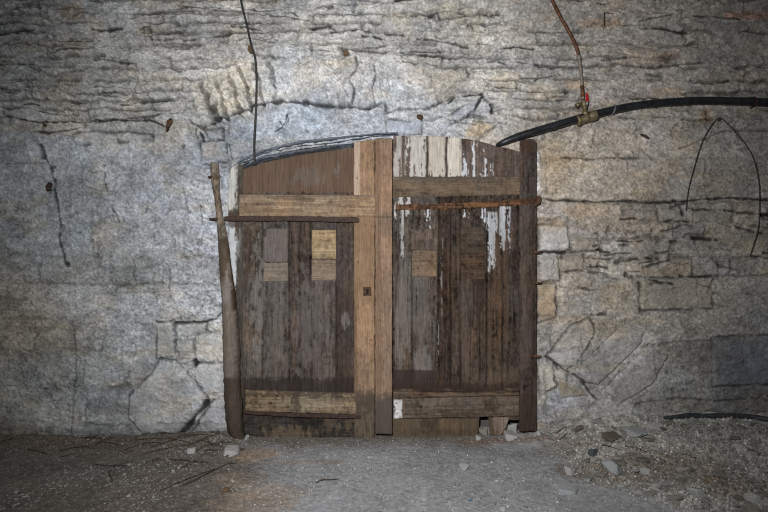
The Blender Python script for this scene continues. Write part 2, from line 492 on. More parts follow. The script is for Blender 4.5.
cracks = [
    ([(8, 118), (40, 122), (60, 121), (105, 122), (150, 120), (166, 127)], 1.2, .016, .72),
    ([(32, 131), (48, 132), (62, 130), (80, 128)], 1.1, .014, .65),
    ([(0, 163), (35, 163), (48, 161)], .9, .008, .4),
    ([(34, 140), (41, 147), (43, 158), (50, 165), (53, 185), (56, 205), (58, 215), (60, 240), (64, 265)], 1.3, .014, .62),
    ([(38, 144), (42, 156)], 3.0, .03, .55),
    ([(92, 30), (108, 31), (121, 29)], 1.8, .02, .75),
    ([(120, 15), (150, 14), (165, 12), (206, 10)], 1.1, .012, .5),
    ([(140, 30), (150, 28)], 1.2, .012, .6),
    ([(0, 62), (20, 64), (50, 75), (85, 70)], 1.0, .010, .42),
    ([(118, 62), (127, 60)], 2.0, .02, .55),
    ([(145, 37), (185, 32)], 1.1, .010, .45),
    ([(176, 49), (188, 48)], 1.2, .012, .6),
    ([(146, 88), (155, 110)], .9, .008, .35),
    ([(195, 128), (197, 137)], 1.3, .014, .7),
    ([(201, 132), (203, 140)], 1.5, .016, .75),
    ([(192, 122), (204, 128), (216, 122)], 1.6, .016, .6),
    ([(212, 108), (220, 120)], 4.0, .03, .55),
    ([(216, 118), (228, 119), (240, 112), (252, 109)], 2.6, .03, .62),
    ([(252, 106), (275, 102), (300, 103), (330, 105), (352, 106), (368, 108)], 2.2, .028, .66),
    ([(368, 108), (384, 102), (386, 112), (400, 108), (424, 110), (440, 102), (455, 97)], 1.3, .018, .5),
    ([(340, 48), (356, 51), (372, 53), (386, 52)], 1.8, .02, .55),
    ([(352, 104), (355, 90), (350, 80), (358, 66), (356, 58)], 1.2, .014, .6),
    ([(374, 103), (372, 88), (376, 75), (373, 66)], 1.1, .012, .5),
    ([(403, 62), (420, 65), (438, 66)], 1.2, .014, .5),
    ([(448, 104), (455, 97), (470, 96), (480, 95), (482, 99)], 1.3, .018, .8),
    ([(481, 98), (476, 108), (468, 117)], 1.4, .018, .75),
    ([(490, 105), (492, 113)], 1.8, .02, .75),
    ([(440, 117), (460, 123), (476, 125)], .9, .012, .55),
    ([(388, 118), (410, 121), (440, 118)], .9, .012, .35),
    ([(282, 128), (279, 120)], 1.0, .012, .85),
    ([(275, 131), (281, 126), (284, 121), (286, 114)], 1.1, .012, .85),
    ([(284, 126), (288, 118)], .9, .012, .8),
    ([(228, 143), (231, 158), (250, 156), (275, 149)], 1.0, .010, .45),
    ([(300, 30), (330, 28), (345, 32)], 1.1, .012, .5),
    ([(318, 8), (332, 6)], 2.0, .02, .6),
    ([(225, 22), (262, 24)], 1.1, .012, .5),
    ([(235, 33), (262, 34), (300, 31)], 1.0, .012, .45),
    ([(400, 53), (440, 53), (438, 51)], 1.0, .012, .55),
    ([(430, 16), (438, 13), (440, 17)], 2.2, .02, .6),
    ([(466, 28), (468, 25), (472, 29)], 1.6, .018, .75),
    ([(484, 15), (500, 14)], 1.6, .018, .6),
    ([(520, 78), (542, 78)], 1.0, .010, .55),
    ([(564, 95), (566, 93)], 1.8, .02, .6),
    ([(222, 256), (221, 270), (224, 290), (222, 312), (214, 320), (200, 323), (175, 323)], 1.5, .016, .72),
    ([(155, 323), (163, 323)], 1.5, .014, .8),
    ([(193, 362), (194, 366)], 3.2, .03, .7),
    ([(207, 403), (196, 416), (181, 434)], 3.0, .026, .62),
    ([(212, 400), (204, 408)], 1.6, .02, .6),
    ([(72, 322), (75, 355), (74, 380), (71, 434)], 1.2, .008, .35),
    ([(110, 293), (170, 292), (222, 290)], .8, .005, .25),
    ([(165, 262), (170, 270), (168, 292)], 1.0, .008, .35),
    ([(170, 258), (225, 256)], .8, .006, .22),
    ([(104, 172), (106, 190)], .8, .006, .5),
    ([(112, 208), (118, 221)], 1.0, .008, .55),
    ([(184, 195), (188, 213)], .8, .008, .45),
    ([(146, 208), (142, 216)], .8, .008, .4),
    ([(201, 205), (202, 221)], .9, .008, .55),
    ([(540, 199), (560, 201), (600, 202), (625, 201), (650, 203), (690, 201), (712, 199), (800, 200), (940, 203)], 1.3, .018, .68),
    ([(688, 202), (688, 209), (720, 211), (768, 214), (820, 213)], 1.2, .014, .6),
    ([(676, 201), (683, 215), (680, 204)], 1.4, .016, .7),
    ([(762, 214), (790, 215)], 3.2, .03, .6),
    ([(560, 158), (585, 159), (610, 157), (640, 158)], 1.1, .012, .5),
    ([(538, 128), (552, 130), (560, 127)], 1.4, .014, .5),
    ([(540, 252), (566, 253)], 1.5, .018, .8),
    ([(680, 148), (725, 131), (768, 130)], 1.0, .010, .4),
    ([(625, 276), (660, 278), (700, 276), (768, 275)], 1.4, .010, .42),
    ([(638, 278), (639, 312)], 1.0, .010, .4),
    ([(592, 316), (606, 315)], 1.4, .014, .6),
    ([(546, 357), (565, 370), (582, 380), (590, 392), (598, 400)], 1.3, .014, .6),
    ([(640, 347), (680, 342), (712, 340), (768, 335)], 1.2, .008, .28),
    ([(636, 404), (680, 398), (720, 402), (768, 396)], 1.3, .012, .4),
    ([(717, 262), (718, 280)], 1.0, .01, .5),
    ([(626, 274), (632, 278), (638, 283)], 2.2, .02, .55),
    ([(603, 13), (603, 30)], .8, .008, .45),
    ([(610, 65), (640, 68), (670, 66), (704, 62)], 1.2, .014, .5),
    ([(645, 75), (660, 77)], 1.6, .016, .5),
    ([(654, 0), (656, 10)], 2.2, .02, .4),
]
rc = np.random.RandomState(77)
for i in range(260):                                   # the many short breaks along the thin courses
    cx = rc.uniform(-160, 930); cy = rc.uniform(-140, 118)
    if abs(cx - 330) < 150 and cy > 58: continue
    L = rc.uniform(5, 26); sl = rc.uniform(-.16, .16)
    cracks.append(([(cx - L, cy - sl * L), (cx, cy + rc.uniform(-2, 2)), (cx + L, cy + sl * L)], rc.uniform(.6, 1.3), rc.uniform(.006, .016), rc.uniform(.35, .8)))
for i in range(80):
    cx = rc.uniform(580, 930); cy = rc.uniform(205, 290)
    L = rc.uniform(4, 14); sl = rc.uniform(-.3, .3)
    cracks.append(([(cx - L, cy - sl * L), (cx + L, cy + sl * L)], rc.uniform(.7, 1.8), rc.uniform(.006, .014), rc.uniform(.3, .7)))
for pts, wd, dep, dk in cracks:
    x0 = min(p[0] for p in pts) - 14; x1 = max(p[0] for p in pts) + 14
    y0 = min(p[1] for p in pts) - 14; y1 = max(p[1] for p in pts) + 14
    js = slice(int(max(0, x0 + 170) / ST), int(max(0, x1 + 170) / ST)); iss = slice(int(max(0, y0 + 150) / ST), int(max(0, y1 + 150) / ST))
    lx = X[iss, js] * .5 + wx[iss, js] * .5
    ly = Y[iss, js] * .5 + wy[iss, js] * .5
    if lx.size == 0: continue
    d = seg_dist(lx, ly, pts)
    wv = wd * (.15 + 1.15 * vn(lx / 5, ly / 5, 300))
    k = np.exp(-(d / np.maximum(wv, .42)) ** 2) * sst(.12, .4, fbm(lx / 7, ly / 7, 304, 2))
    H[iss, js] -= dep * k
    val[iss, js] *= 1 - min(.9, dk * 1.25) * np.clip(k * 1.3, 0, 1)  # shade inside the crack painted into the colour, besides the relief

for hx, hy, r, dk in [(49, 187, 4.2, .55), (64, 263, 2.2, .6), (96, 90, 2, .5), (53, 165, 1.6, .7), (84, 125, 3, .7), (62, 228, 2.4, .4), (182, 145, 1.3, .8), (194, 364, 3, .7),
                      (715, 291, 1.6, .8), (604, 252, 2, .5), (150, 294, 1.3, .7), (90, 240, 2.0, .5), (345, 53, 5.5, .55), (684, 17, 2.0, .45), (651, 98, 1.4, .5), (300, 110, 2, .4), (134, 236, 1.6, .5)]:
    d = np.hypot(wx - hx, wy - hy)
    k = np.exp(-(d / r) ** 3)
    H -= .03 * k
    val *= 1 - dk * k  # shade of the hole's inside painted into the colour
# coloured stains: exposed red and brown stone, damp, ochre clay
for sx, sy, rx, ry, tint, am in [(745, 16, 26, 5, (1.35, .85, .72), .85), (600, 24, 22, 5, (1.15, .9, .66), .8), (668, 57, 12, 5, (.86, .74, .66), .8), (576, 85, 11, 7, (1.08, .94, .74), .9),
                              (705, 115, 9, 9, (1.05, .86, .62), .8), (670, 92, 16, 4, (1.05, .88, .7), .8), (210, 150, 12, 10, (1.06, .98, .86), .8), (70, 12, 14, 7, (.85, .7, .58), .6),
                              (480, 128, 14, 7, (1.1, .95, .78), .8), (550, 225, 14, 8, (1.05, .9, .74), .8), (585, 212, 24, 7, (1.04, .93, .82), .8), (545, 300, 12, 22, (1.08, .97, .82), .8),
                              (608, 330, 18, 10, (.92, .84, .70), .8), (140, 275, 30, 18, (.84, .84, .80), .8), (115, 275, 14, 9, (.85, .84, .80), .5), (25, 335, 60, 22, (.96, .93, .82), .7),
                              (120, 400, 28, 18, (.82, .82, .80), .7), (170, 380, 9, 12, (1.02, 1, .92), .6), (690, 352, 34, 12, (.72, .71, .68), .8), (620, 290, 22, 14, (.85, .83, .78), .7),
                              (680, 325, 40, 10, (.85, .84, .80), .6), (735, 265, 26, 9, (.78, .78, .78), .7), (30, 300, 34, 12, (.85, .87, .88), .6), (552, 175, 16, 20, (1.05, .98, .86), .7),
                              (640, 186, 40, 14, (1.04, 1, .93), .6), (480, 110, 12, 8, (.9, .95, 1.04), .7), (420, 128, 40, 8, (.86, .92, 1), .6), (700, 405, 70, 9, (.82, .81, .79), .8),
                              (575, 405, 34, 8, (1.04, 1.06, 1.08), .8), (640, 410, 30, 4, (1.15, 1.17, 1.19), .7), (75, 160, 14, 24, (.93, .98, 1.03), .7), (205, 250, 18, 26, (1.03, 1.04, 1.05), .7),
                              (330, 78, 60, 20, (1.08, 1.07, 1.05), .7), (440, 75, 55, 22, (1.08, 1.07, 1.04), .7)]:
    q = ((wx - sx) / rx) ** 2 + ((wy - sy) / ry) ** 2 + 1.6 * (fbm(X / 6, Y / 5, int(sx) % 50 + 320, 3) - .5)
    k = np.clip(am * sst(1.25, .55, q), 0, 1)
    tn = np.array(tint) * np.array([1, .99, 1.0]); tm = tn.mean()
    base = base * (1 + k[..., None] * (tm + (tn - tm) * .75 - 1))

# pale mortar fillet beside the right post
q = sst(.35, .5, fbm(X / 3, Y / 9, 350, 3)) * sst(530, 533, X) * sst(541, 537, X) * sst(146, 156, Y) * sst(199, 194, Y)
base = mixc(base, C(205, 208, 212), q * .8)
q = sst(.3, .5, fbm(X / 3, Y / 12, 352, 3)) * sst(219, 221, X) * sst(224, 222, X) * sst(278, 284, Y) * sst(318, 310, Y)
base = mixc(base, C(176, 190, 205), q * .8)

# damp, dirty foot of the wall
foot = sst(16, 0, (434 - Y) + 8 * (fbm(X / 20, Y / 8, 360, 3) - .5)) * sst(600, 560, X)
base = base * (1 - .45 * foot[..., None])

# the doorway
ops_x = [-170, 225, 232, 241, 270, 300, 350, 385, 393, 460, 500, 520, 537, 940]
ops_y = [600, 260, 170, 163, 154, 147, 142, 138, 137, 138, 146, 151, 154, 600]
otop = np.interp(X, ops_x, ops_y)
op = (X > 229 + np.clip((Y - 200) * -.02, -2, 2)) & (X < 536) & (Y > otop + 1)
H = np.where(op, -.16, H)
val = np.where(op, .5, val)
H = np.clip(H, -.17, .06)

dust = sst(.62, .74, fbm(wx / 5, wy / 3.5, 380, 3, .65))
val *= 1 + .16 * dust
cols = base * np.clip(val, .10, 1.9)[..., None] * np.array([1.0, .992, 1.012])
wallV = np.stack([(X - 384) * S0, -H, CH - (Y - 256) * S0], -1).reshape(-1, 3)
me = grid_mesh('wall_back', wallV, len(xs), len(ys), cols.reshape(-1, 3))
wall = link('wall_back', me, mat=M_wall)
tag(wall, 'old limewashed rubble and block stone wall around the double door', 'wall', kind='structure')


# ------------------------------------------------------------------ THE FLOOR
def nonuni(a, b, c, d, step, big):
    core = np.arange(b, c, step)
    lo = np.arange(a, b, big)
    hi = np.arange(c, d, big)
    return np.concatenate([lo, core, hi])


def gauss(x, y, cx, cy, rx, ry):
    return np.exp(-((x - cx) / rx) ** 2 - ((y - cy) / ry) ** 2)


def pile_mask(x, y):
    edge = np.interp(-y, [0, .06, .25, .65, 1.1, 2.0], [.95, 1.05, 1.16, 1.15, 1.50, 2.3])
    n = .30 * (fbm(x * 4 + 50, y * 4 + 50, 400, 3) - .5)
    return sst(-.10, .20, x - edge + n)


def floor_h(x, y):
    x = np.asarray(x, float); y = np.asarray(y, float)
    d = np.clip(-y, 0, 9)
    h = .010 * (fbm(x * 2.2 + 40, y * 2.2 + 40, 410, 3) - .5)
    pm = pile_mask(x, y)
    h = h + sst(1.0, 1.75, x) * .165 * np.clip(1 - d / .85, 0, 1) ** 1.2
    h = h + pm * (.042 * (fbm(x * 10 + 60, y * 10 + 60, 420, 5, .7) - .42) + .008)
    h = h + .030 * gauss(x, y, -1.22, -.03, .22, .09) + .022 * gauss(x, y, 1.0, -.06, .25, .10)
    h = h + .020 * np.clip(1 - d / .14, 0, 1) * sst(-1.0, -1.3, x)
    lf = sst(-.7, -1.2, x + .4 * y)
    h = h + lf * .018 * (fbm(x * 12 + 70, y * 12 + 70, 430, 4, .6) - .5)
    h = h + .005 * (fbm(x * 38 + 10, y * 38 + 10, 440, 3, .6) - .5)
    return h


fx = nonuni(-6, -2.9, 2.9, 6.0, .0065, .05)
fy = -np.concatenate([np.arange(-.13, 1.35, .0065), np.arange(1.35, 5.2, .05)])
FX, FY = np.meshgrid(fx, fy)
FH = floor_h(FX, FY)
pm = pile_mask(FX, FY)
fc = np.ones(FX.shape + (3,)) * C(137, 138, 140)                       # grey stone dust of the path
ldirt = sst(-.75, -1.30, FX + .35 * FY + .5 * (fbm(FX * 3 + 30, FY * 3 + 30, 450, 3) - .5))
fc = mixc(fc, C(98, 92, 86), ldirt)
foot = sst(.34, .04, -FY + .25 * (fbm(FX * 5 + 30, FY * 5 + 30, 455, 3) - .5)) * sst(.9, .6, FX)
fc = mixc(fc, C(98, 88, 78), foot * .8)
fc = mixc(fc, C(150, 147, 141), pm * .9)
# ochre clay and brown earth patches
for cx, cy, rx, ry, c, am in [(*FP(252, 455), .20, .12, (162, 129, 97), .75), (*FP(270, 492), .30, .10, (157, 129, 102), .5), (*FP(300, 462), .30, .06, (146, 125, 106), .45), (*FP(235, 478), .2, .1, (150, 125, 99), .4),
                              (*FP(250, 505), .25, .14, (155, 129, 104), .5),
                              (*FP(650, 474), .52, .20, (120, 104, 88), .8), (*FP(745, 490), .25, .15, (136, 113, 88), .6), (*FP(500, 442), .40, .05, (129, 106, 88), .8),
                              (*FP(575, 452), .25, .14, (136, 120, 102), .5), (*FP(715, 447), .5, .10, (120, 115, 111), .5), (*FP(150, 440), .6, .06, (97, 88, 81), .6), (*FP(560, 432), .2, .05, (129, 111, 92), .7),
                              (*FP(70, 470), .5, .15, (97, 92, 88), .6)]:
    q = ((FX - cx) / rx) ** 2 + ((FY - cy) / ry) ** 2 + 2.2 * (fbm(FX * 14 + 5, FY * 14 + 5, 460, 4, .6) - .5)
    c = np.array(c, float); c = c.mean() + (c - c.mean()) * (.62 if cx < 0 else .8)
    fc = mixc(fc, C(*(c * (.96 if cx < 0 else .90))), am * sst(1.3, .3, q))
fv = 1 + .45 * (fbm(FX * 6 + 9, FY * 6 + 9, 470, 4) - .5) + 1.0 * (fbm(FX * 60 + 9, FY * 60 + 9, 474, 3, .7) - .5)
fv *= 1 + pm * 1.3 * (fbm(FX * 28 + 3, FY * 28 + 3, 478, 3, .6) - .5)
fc = fc * np.clip(fv, .3, 2)[..., None]
spk = sst(.77, .86, vn(FX * 110 + 7, FY * 110 + 7, 480)) * (.25 + .6 * sst(.4, .7, fbm(FX * 3, FY * 3, 482, 3)))
fc = mixc(fc, C(196, 195, 192), spk * (.45 + .3 * ldirt))
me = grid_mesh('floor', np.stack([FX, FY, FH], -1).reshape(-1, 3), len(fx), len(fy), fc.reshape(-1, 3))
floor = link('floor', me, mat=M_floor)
tag(floor, 'bare floor of trodden grey stone dust and brown earth', 'floor', kind='structure')


# ------------------------------------------------------------------ boards
def board(name, x0, x1, top, bot, yf, th, hf, cf, parent, mat, step=.8):
    """a board: relief-carved front, real thickness. top/bot are functions of px; yf = depth of its front"""
    nu = max(3, int((x1 - x0) / step) + 1)
    bx = np.linspace(x0, x1, nu)
    t = np.array([top(v) for v in bx]); b = np.array([bot(v) for v in bx])
    nv = max(3, int((b - t).max() / step) + 1)
    T = np.linspace(0, 1, nv)[:, None]
    sd = int(x0 * 7 + yf * 9000) % 900 + 1000                  # worn, slightly uneven edges
    t = t + 1.1 * (fbm(bx * .22, bx * 0 + 3.3, sd, 3, .6) - .5); b = b + 1.3 * (fbm(bx * .22, bx * 0 + 7.7, sd + 4, 3, .6) - .5)
    YY = t[None, :] * (1 - T) + b[None, :] * T
    XX = np.repeat(bx[None, :], nv, 0)
    ew_ = np.clip(1 - np.minimum(XX - x0, x1 - XX) / 3.0, 0, 1)
    XX = XX + ew_ * .9 * (fbm(YY * .16, XX * 0 + (XX > (x0 + x1) / 2) * 5.5, sd + 8, 3, .6) - .5)
    h = hf(XX, YY)
    # round the arrises
    e = np.minimum(np.minimum(XX - x0, x1 - XX), np.minimum(YY - t[None, :], b[None, :] - YY))
    h = h - .003 * np.exp(-(e / .9) ** 2)
    c = cf(XX, YY)
    s = (yf + D) / F
    Vf = np.stack([(XX - 384) * s, yf - h, CH - (YY - 256) * s], -1).reshape(-1, 3)
    # ring for the sides
    idx = np.arange(nu * nv).reshape(nv, nu)
    ring = np.concatenate([idx[0, :], idx[1:, -1], idx[-1, -2::-1], idx[-2:0:-1, 0]])
    Vb = Vf[ring].copy()
    Vb[:, 1] = yf + th
    V = np.concatenate([Vf, Vb])
    cc = c.reshape(-1, 3)
    cc = np.concatenate([cc, cc[ring]])
    i = idx[:-1, :-1].ravel()
    q = np.stack([i, i + nu, i + nu + 1, i + 1], -1)
    n = len(ring); base_i = nu * nv
    r2 = np.roll(ring, -1); bi = base_i + np.arange(n); b2 = np.roll(bi, -1)
    qs = np.stack([ring, r2, b2, bi], -1)
    Q = np.concatenate([q, qs])
    me = bpy.data.meshes.new(name)
    me.vertices.add(len(V)); me.vertices.foreach_set('co', V.astype(np.float32).ravel())
    loops = np.concatenate([Q.ravel(), bi[::-1]]).astype(np.int32)
    me.loops.add(len(loops)); me.loops.foreach_set('vertex_index', loops)
    me.polygons.add(len(Q) + 1)
    me.polygons.foreach_set('loop_start', np.concatenate([np.arange(0, Q.size, 4), [Q.size]]).astype(np.int32))
    me.polygons.foreach_set('loop_total', np.concatenate([np.full(len(Q), 4), [n]]).astype(np.int32))
    me.update(calc_edges=True)
    set_col(me, cc)
    return link(name, me, parent, mat)


def K(v): return lambda x: v
def L2(xa, ya): return lambda x: float(np.interp(x, xa, ya))


def wood_h(seed, vert=True, gaps=(), rough=1.0):
    def f(XX, YY):
        a, b = (XX, YY) if vert else (YY, XX)
        h = .0045 * rough * (fbm(a * .8, b * .03, seed, 3, .6) - .5) + .003 * rough * (fbm(a * .5, b * .25, seed + 50, 3, .6) - .5)
        for g in gaps:
            gw = a + 1.2 * (fbm(b * .03, a * 0, seed + 9, 2) - .5)
            h = h - .010 * np.exp(-((gw - g) / .8) ** 2)
        return h
    return f


def wood_c(c, seed, vert=True, gaps=(), contrast=1.0, planks=None, dirt=None, knots=()):
    def f(XX, YY):
        a, b = (XX, YY) if vert else (YY, XX)
        wa = a + 3 * (fbm(a * .04, b * .012, seed + 3, 2) - .5)
        for kx, ky, kr in knots:
            ka, kb = (kx, ky) if vert else (ky, kx)
            dd = np.hypot(a - ka, (b - kb) * .55)
            wa = wa + np.sign(a - ka) * kr * np.exp(-(dd / (kr * 1.8)) ** 2)
        g = fbm(wa * 1.0, b * .025, seed, 3, .65)
        g2 = fbm(wa * .28, b * .012, seed + 20, 3)
        bl = fbm(XX * .05, YY * .05, seed + 30, 4, .6)
        fn = fbm(XX * .5, YY * .28, seed + 35, 3, .75)
        v = 1 + contrast * (1.0 * (g - .5) + .6 * (g2 - .5) + 1.0 * (bl - .5) + 1.25 * (fn - .5) + .5 * (vn(XX * 1.1, YY * .9, seed + 45) - .5))
        out = np.ones(XX.shape + (3,)) * CW(*c)
        if planks:
            for x0, x1, pc in planks:
                m = ((a >= x0) & (a < x1)).astype(float)
                out = mixc(out, CW(*pc), m)
        out = out * v[..., None]
        hue = (fbm(XX * .06, YY * .03, seed + 40, 3) - .5)[..., None]
        out = out * (1 + hue * np.array([.25, 0, -.25]) * contrast)
        for kx, ky, kr in knots:
            dd = np.hypot(XX - kx, YY - ky)
            out = out * (1 - .55 * np.exp(-(dd / kr) ** 2))[..., None]
        for g_ in gaps:
            gw = a + 1.2 * (fbm(b * .03, a * 0, seed + 9, 2) - .5)
            out = out * (1 - .62 * np.exp(-((gw - g_) / .8) ** 2))[..., None]
        if dirt:
            for fn_ in dirt: out = fn_(out, XX, YY)
        return out
    return f


def stain(c, cx, cy, rx, ry, am, seed, fs=(.35, .14), rag=2.6):
    def f(out, XX, YY):
        q = ((XX - cx) / rx) ** 2 + ((YY - cy) / ry) ** 2 + rag * 2 * (fbm(XX * fs[0], YY * fs[1], seed, 4, .6) - .5)
        return mixc(out, CW(*c), am * sst(1.25, .5, q))
    return f


def box_tone(x0, x1, y0, y1, c, am, seed, soft=4, fs=(.4, .4), rag=8):
    def f(out, XX, YY):
        n = rag * (fbm(XX * fs[0], YY * fs[1], seed, 3) - .5)
        m = sst(x0 - soft, x0, XX + n) * sst(x1 + soft, x1, XX + n) * sst(y0 - soft, y0, YY + n) * sst(y1 + soft, y1, YY + n)
        return mixc(out, CW(*c), m * am)
    return f


def peel(x0, x1, y0, y1, cover, seed, c=(196, 194, 188), fs=(.42, .035), fade=0.0, warp=1):
    """flaked paint left on the wood in upright scales; fade thins it downwards"""
    def f(out, XX, YY):
        n = fbm(XX * fs[0], YY * fs[1], seed, 4, .6) * .75 + fbm(XX * .5, YY * .3, seed + 7, 3, .6) * .25
        t = (YY - y0) / (y1 - y0)
        th = 1 - cover + fade * t
        n = (n - .5) * 1.7 + .5 + .22 * (fbm(XX * .9, YY * .5, seed + 15, 2) - .5)
        ew = 5 * (fbm(XX * .5, YY * .1, seed + 11, 2) - .5)
        edge = sst(x0, x0 + 1.5, XX + ew * .3) * sst(x1, x1 - 1.5, XX + ew * .3) * sst(y0 - 1, y0 + 1, YY) * sst(y1 + 1, y1 - 1, YY + ew * 3)
        m = sst(th - .015, th + .03, n) * edge
        return mixc(out, CW(*c) * (1 + .35 * (fbm(XX * .3, YY * .2, seed + 5, 3)[..., None] - .5)), m)
    return f


# depths of the door's layers
YP, YS, YC = 0.005, -.016, -.034

# ---- left leaf
door1 = empty('door_1', P(300, 437, 0))
tag(door1, 'left leaf of weathered plank door with a clean tan top rail and lock stile', 'door', kind='structure')
ltop = L2([241, 262, 298, 326, 355, 376], [170, 163, 155, 151, 147, 143])
gapsL = (262, 288.5, 299.5, 311, 336)
board('plank_panel', 242, 356, ltop, L2([241, 290, 356], [438, 440, 441]), YP, .028,
      wood_h(500, True, gapsL), wood_c((86, 76, 69), 500, True, gapsL, 1.15, planks=[(241, 262, (88, 77, 68)), (262, 288, (84, 75, 69)), (288, 311, (78, 63, 54)), (311, 337, (80, 71, 66)), (337, 360, (74, 61, 54))],
      dirt=[box_tone(240, 360, 120, 192, (106, 82, 64), .9, 508, 2), stain((112, 106, 100), 308, 178, 16, 10, .35, 509, (.2, .12)), stain((124, 118, 112), 338, 170, 3, 8, .5, 510),
            stain((58, 42, 33), 249, 250, 9, 40, .6, 501), stain((128, 122, 116), 257, 300, 6, 55, .55, 502), stain((108, 102, 98), 305, 330, 9, 60, .5, 503), stain((112, 104, 98), 275, 330, 16, 45, .35, 504),
            stain((66, 54, 50), 342, 330, 8, 60, .5, 505), stain((112, 104, 98), 318, 300, 7, 30, .35, 506), stain((120, 114, 110), 345, 322, 4, 9, .55, 507),
            box_tone(240, 360, 380, 445, (52, 43, 39), .8, 511, 3), box_tone(240, 360, 416, 445, (56, 52, 50), .6, 512, 3)]),
      door1, M_wood)
board('stile', 354, 374.6, L2([354, 375], [142, 139]), K(441), YS, .021, wood_h(520), wood_c((145, 113, 84), 520, True, (), .62,
      dirt=[box_tone(353, 359, 130, 196, (196, 170, 148), .7, 521, 1.5, rag=1.5), box_tone(350, 380, 400, 445, (76, 66, 58), .9, 522, 16, rag=14), stain((112, 98, 76), 364, 425, 8, 14, .55, 523), box_tone(350, 356, 290, 395, (100, 76, 58), .6, 524, 2, rag=2),
            stain((120, 92, 66), 366, 222, 8, 10, .5, 525), box_tone(350, 380, 218, 300, (142, 108, 78), .5, 526, 4)], knots=[(373 - 1, 226, 2)]),
      door1, M_wood)
board('top_rail', 239, 375.4, L2([239, 375], [194.5, 195]), L2([239, 375], [216, 217]), YC, .018, wood_h(530, False), wood_c((148, 122, 94), 530, False, (), .7,
      dirt=[stain((92, 74, 56), 290, 199, 22, 3, .6, 531, (.1, .4)), stain((128, 98, 70), 262, 211, 30, 5, .5, 532, (.1, .3)), box_tone(236, 380, 192, 196.5, (104, 92, 80), .5, 533, 2, rag=2)], knots=[(330, 202, 2)]), door1, M_woodh)
board('bottom_rail', 245, 356, L2([245, 356], [391, 394]), L2([245, 356], [411, 415]), YS - .008, .030, wood_h(540, False, rough=2), wood_c((124, 105, 82), 540, False, (), 1.0,
      dirt=[stain((74, 62, 50), 300, 394, 70, 4, .7, 541, (.2, .4)), stain((70, 56, 46), 296, 402, 5, 8, .7, 542), stain((80, 66, 54), 335, 398, 8, 8, .6, 543), stain((156, 138, 112), 325, 404, 16, 6, .45, 544), stain((150, 130, 102), 270, 403, 18, 6, .45, 545)]), door1, M_woodh)
board('kick_board', 243, 356, L2([243, 356], [417, 420]), L2([243, 280, 356], [439, 441, 443]), YP - .010, .012, wood_h(550, False, rough=2), wood_c((58, 52, 47), 550, False, (), 1.3,
      dirt=[stain((112, 94, 72), 290, 433, 26, 7, .65, 551), stain((104, 88, 68), 330, 425, 12, 9, .5, 552), stain((36, 34, 33), 310, 424, 14, 8, .6, 553), stain((106, 88, 66), 349, 421, 5, 9, .5, 554)]), door1, M_woodh)


def iron_strap(name, pts, w, y, th, parent, mat, seed):
    """hammered flat bar following pts"""
    V = []; Fc = []
    n = 46
    xa = [p[0] for p in pts]; ya = [p[1] for p in pts]
    r = np.random.RandomState(seed)
    for i in range(n + 1):
        x = xa[0] + (xa[-1] - xa[0]) * i / n
        yc = float(np.interp(x, xa, ya)) + r.uniform(-.25, .25)
        hw = w * .5 * r.uniform(.86, 1.1)
        if i in (0, n): hw *= .75
        jj = r.uniform(-.001, .001)
        for (a, dy) in ((-1, th), (-1, .0012), (-.75, 0), (.75, 0), (1, .0012), (1, th)):
            V.append(P(x, yc + a * hw, y + dy + jj))
    for i in range(n):
        for k in range(5):
            a = i * 6 + k
            Fc.append((a, a + 6, a + 7, a + 1))
        Fc.append((i * 6 + 5, i * 6 + 11, i * 6 + 6, i * 6))
    Fc.append(tuple(range(6))); Fc.append(tuple(n * 6 + k for k in range(5, -1, -1)))
    me = bpy.data.meshes.new(name); me.from_pydata(V, [], Fc); me.update()
    return link(name, me, parent, mat)


iron_strap('strap_hinge', [(224, 218.5), (300, 218.5), (359, 220)], 5.0, YS - .026, .009, door1, M_dark, 1)
iron_strap('strap_hinge', [(243, 412), (290, 415), (361, 417)], 4.0, YS - .018, .009, door1, M_dark, 2)
def patch(nm, x0, x1, y0, y1, c, seed, parent, vert=True, ct=.8, kn=(), y=YP - .006, st=()):
    return board(nm, x0, x1, K(y0), K(y1), y, .006, wood_h(seed, vert), wood_c(c, seed, vert, (), ct, knots=kn, dirt=list(st)), parent, M_wood if vert else M_woodh, .7)


o = patch('patch_board', 263.3, 287.5, 228.5, 261.8, (110, 100, 94), 560, door1, ct=.35, st=[stain((60, 52, 46), 264.5, 232, 2, 5, .8, 559)]); o['label'] = 'grey board closing the left window hole'
o = patch('patch_board', 263.6, 288, 262.8, 281, (128, 113, 96), 562, door1, False, ct=.5); o['label'] = 'tan board across the foot of the left window hole'
o = patch('patch_board', 311.8, 336, 230.0, 259, (160, 136, 100), 564, door1, False, .75, kn=[(328, 240.5, 2.6), (327, 248, 1.6)]); o['label'] = 'yellowish knotty board in the right window hole'
o = patch('patch_board', 311.4, 335.8, 259.6, 280.5, (122, 106, 88), 566, door1, False, ct=.6); o['label'] = 'brown grey board under the knotty board'

# keyhole plate
esc = board('lock_plate', 363.2, 371.5, K(287), K(296), YS - .004, .004, lambda a, b: a * 0, wood_c((74, 50, 38), 570, contrast=1.2), door1, M_rust, .7)
kh = bpy.data.meshes.new('keyhole')
kv = []; kf = []
s_ = (YS - .006)
ringp = [(367.4 + 1.5 * math.cos(a), 290.2 - 1.5 * math.sin(a)) for a in np.linspace(-.9, math.pi + .9, 12)]
ringp += [(366.2, 294.4), (368.6, 294.4)]
for yy in (s_, s_ + .003):
    kv += [P(a, b, yy) for a, b in ringp]
n = len(ringp)
kf = [tuple(range(n))[::-1], tuple(range(n, 2 * n))] + [(i, (i + 1) % n, n + (i + 1) % n, n + i) for i in range(n)]
kh.from_pydata(kv, [], kf); kh.update()
link('keyhole', kh, esc, M_black)

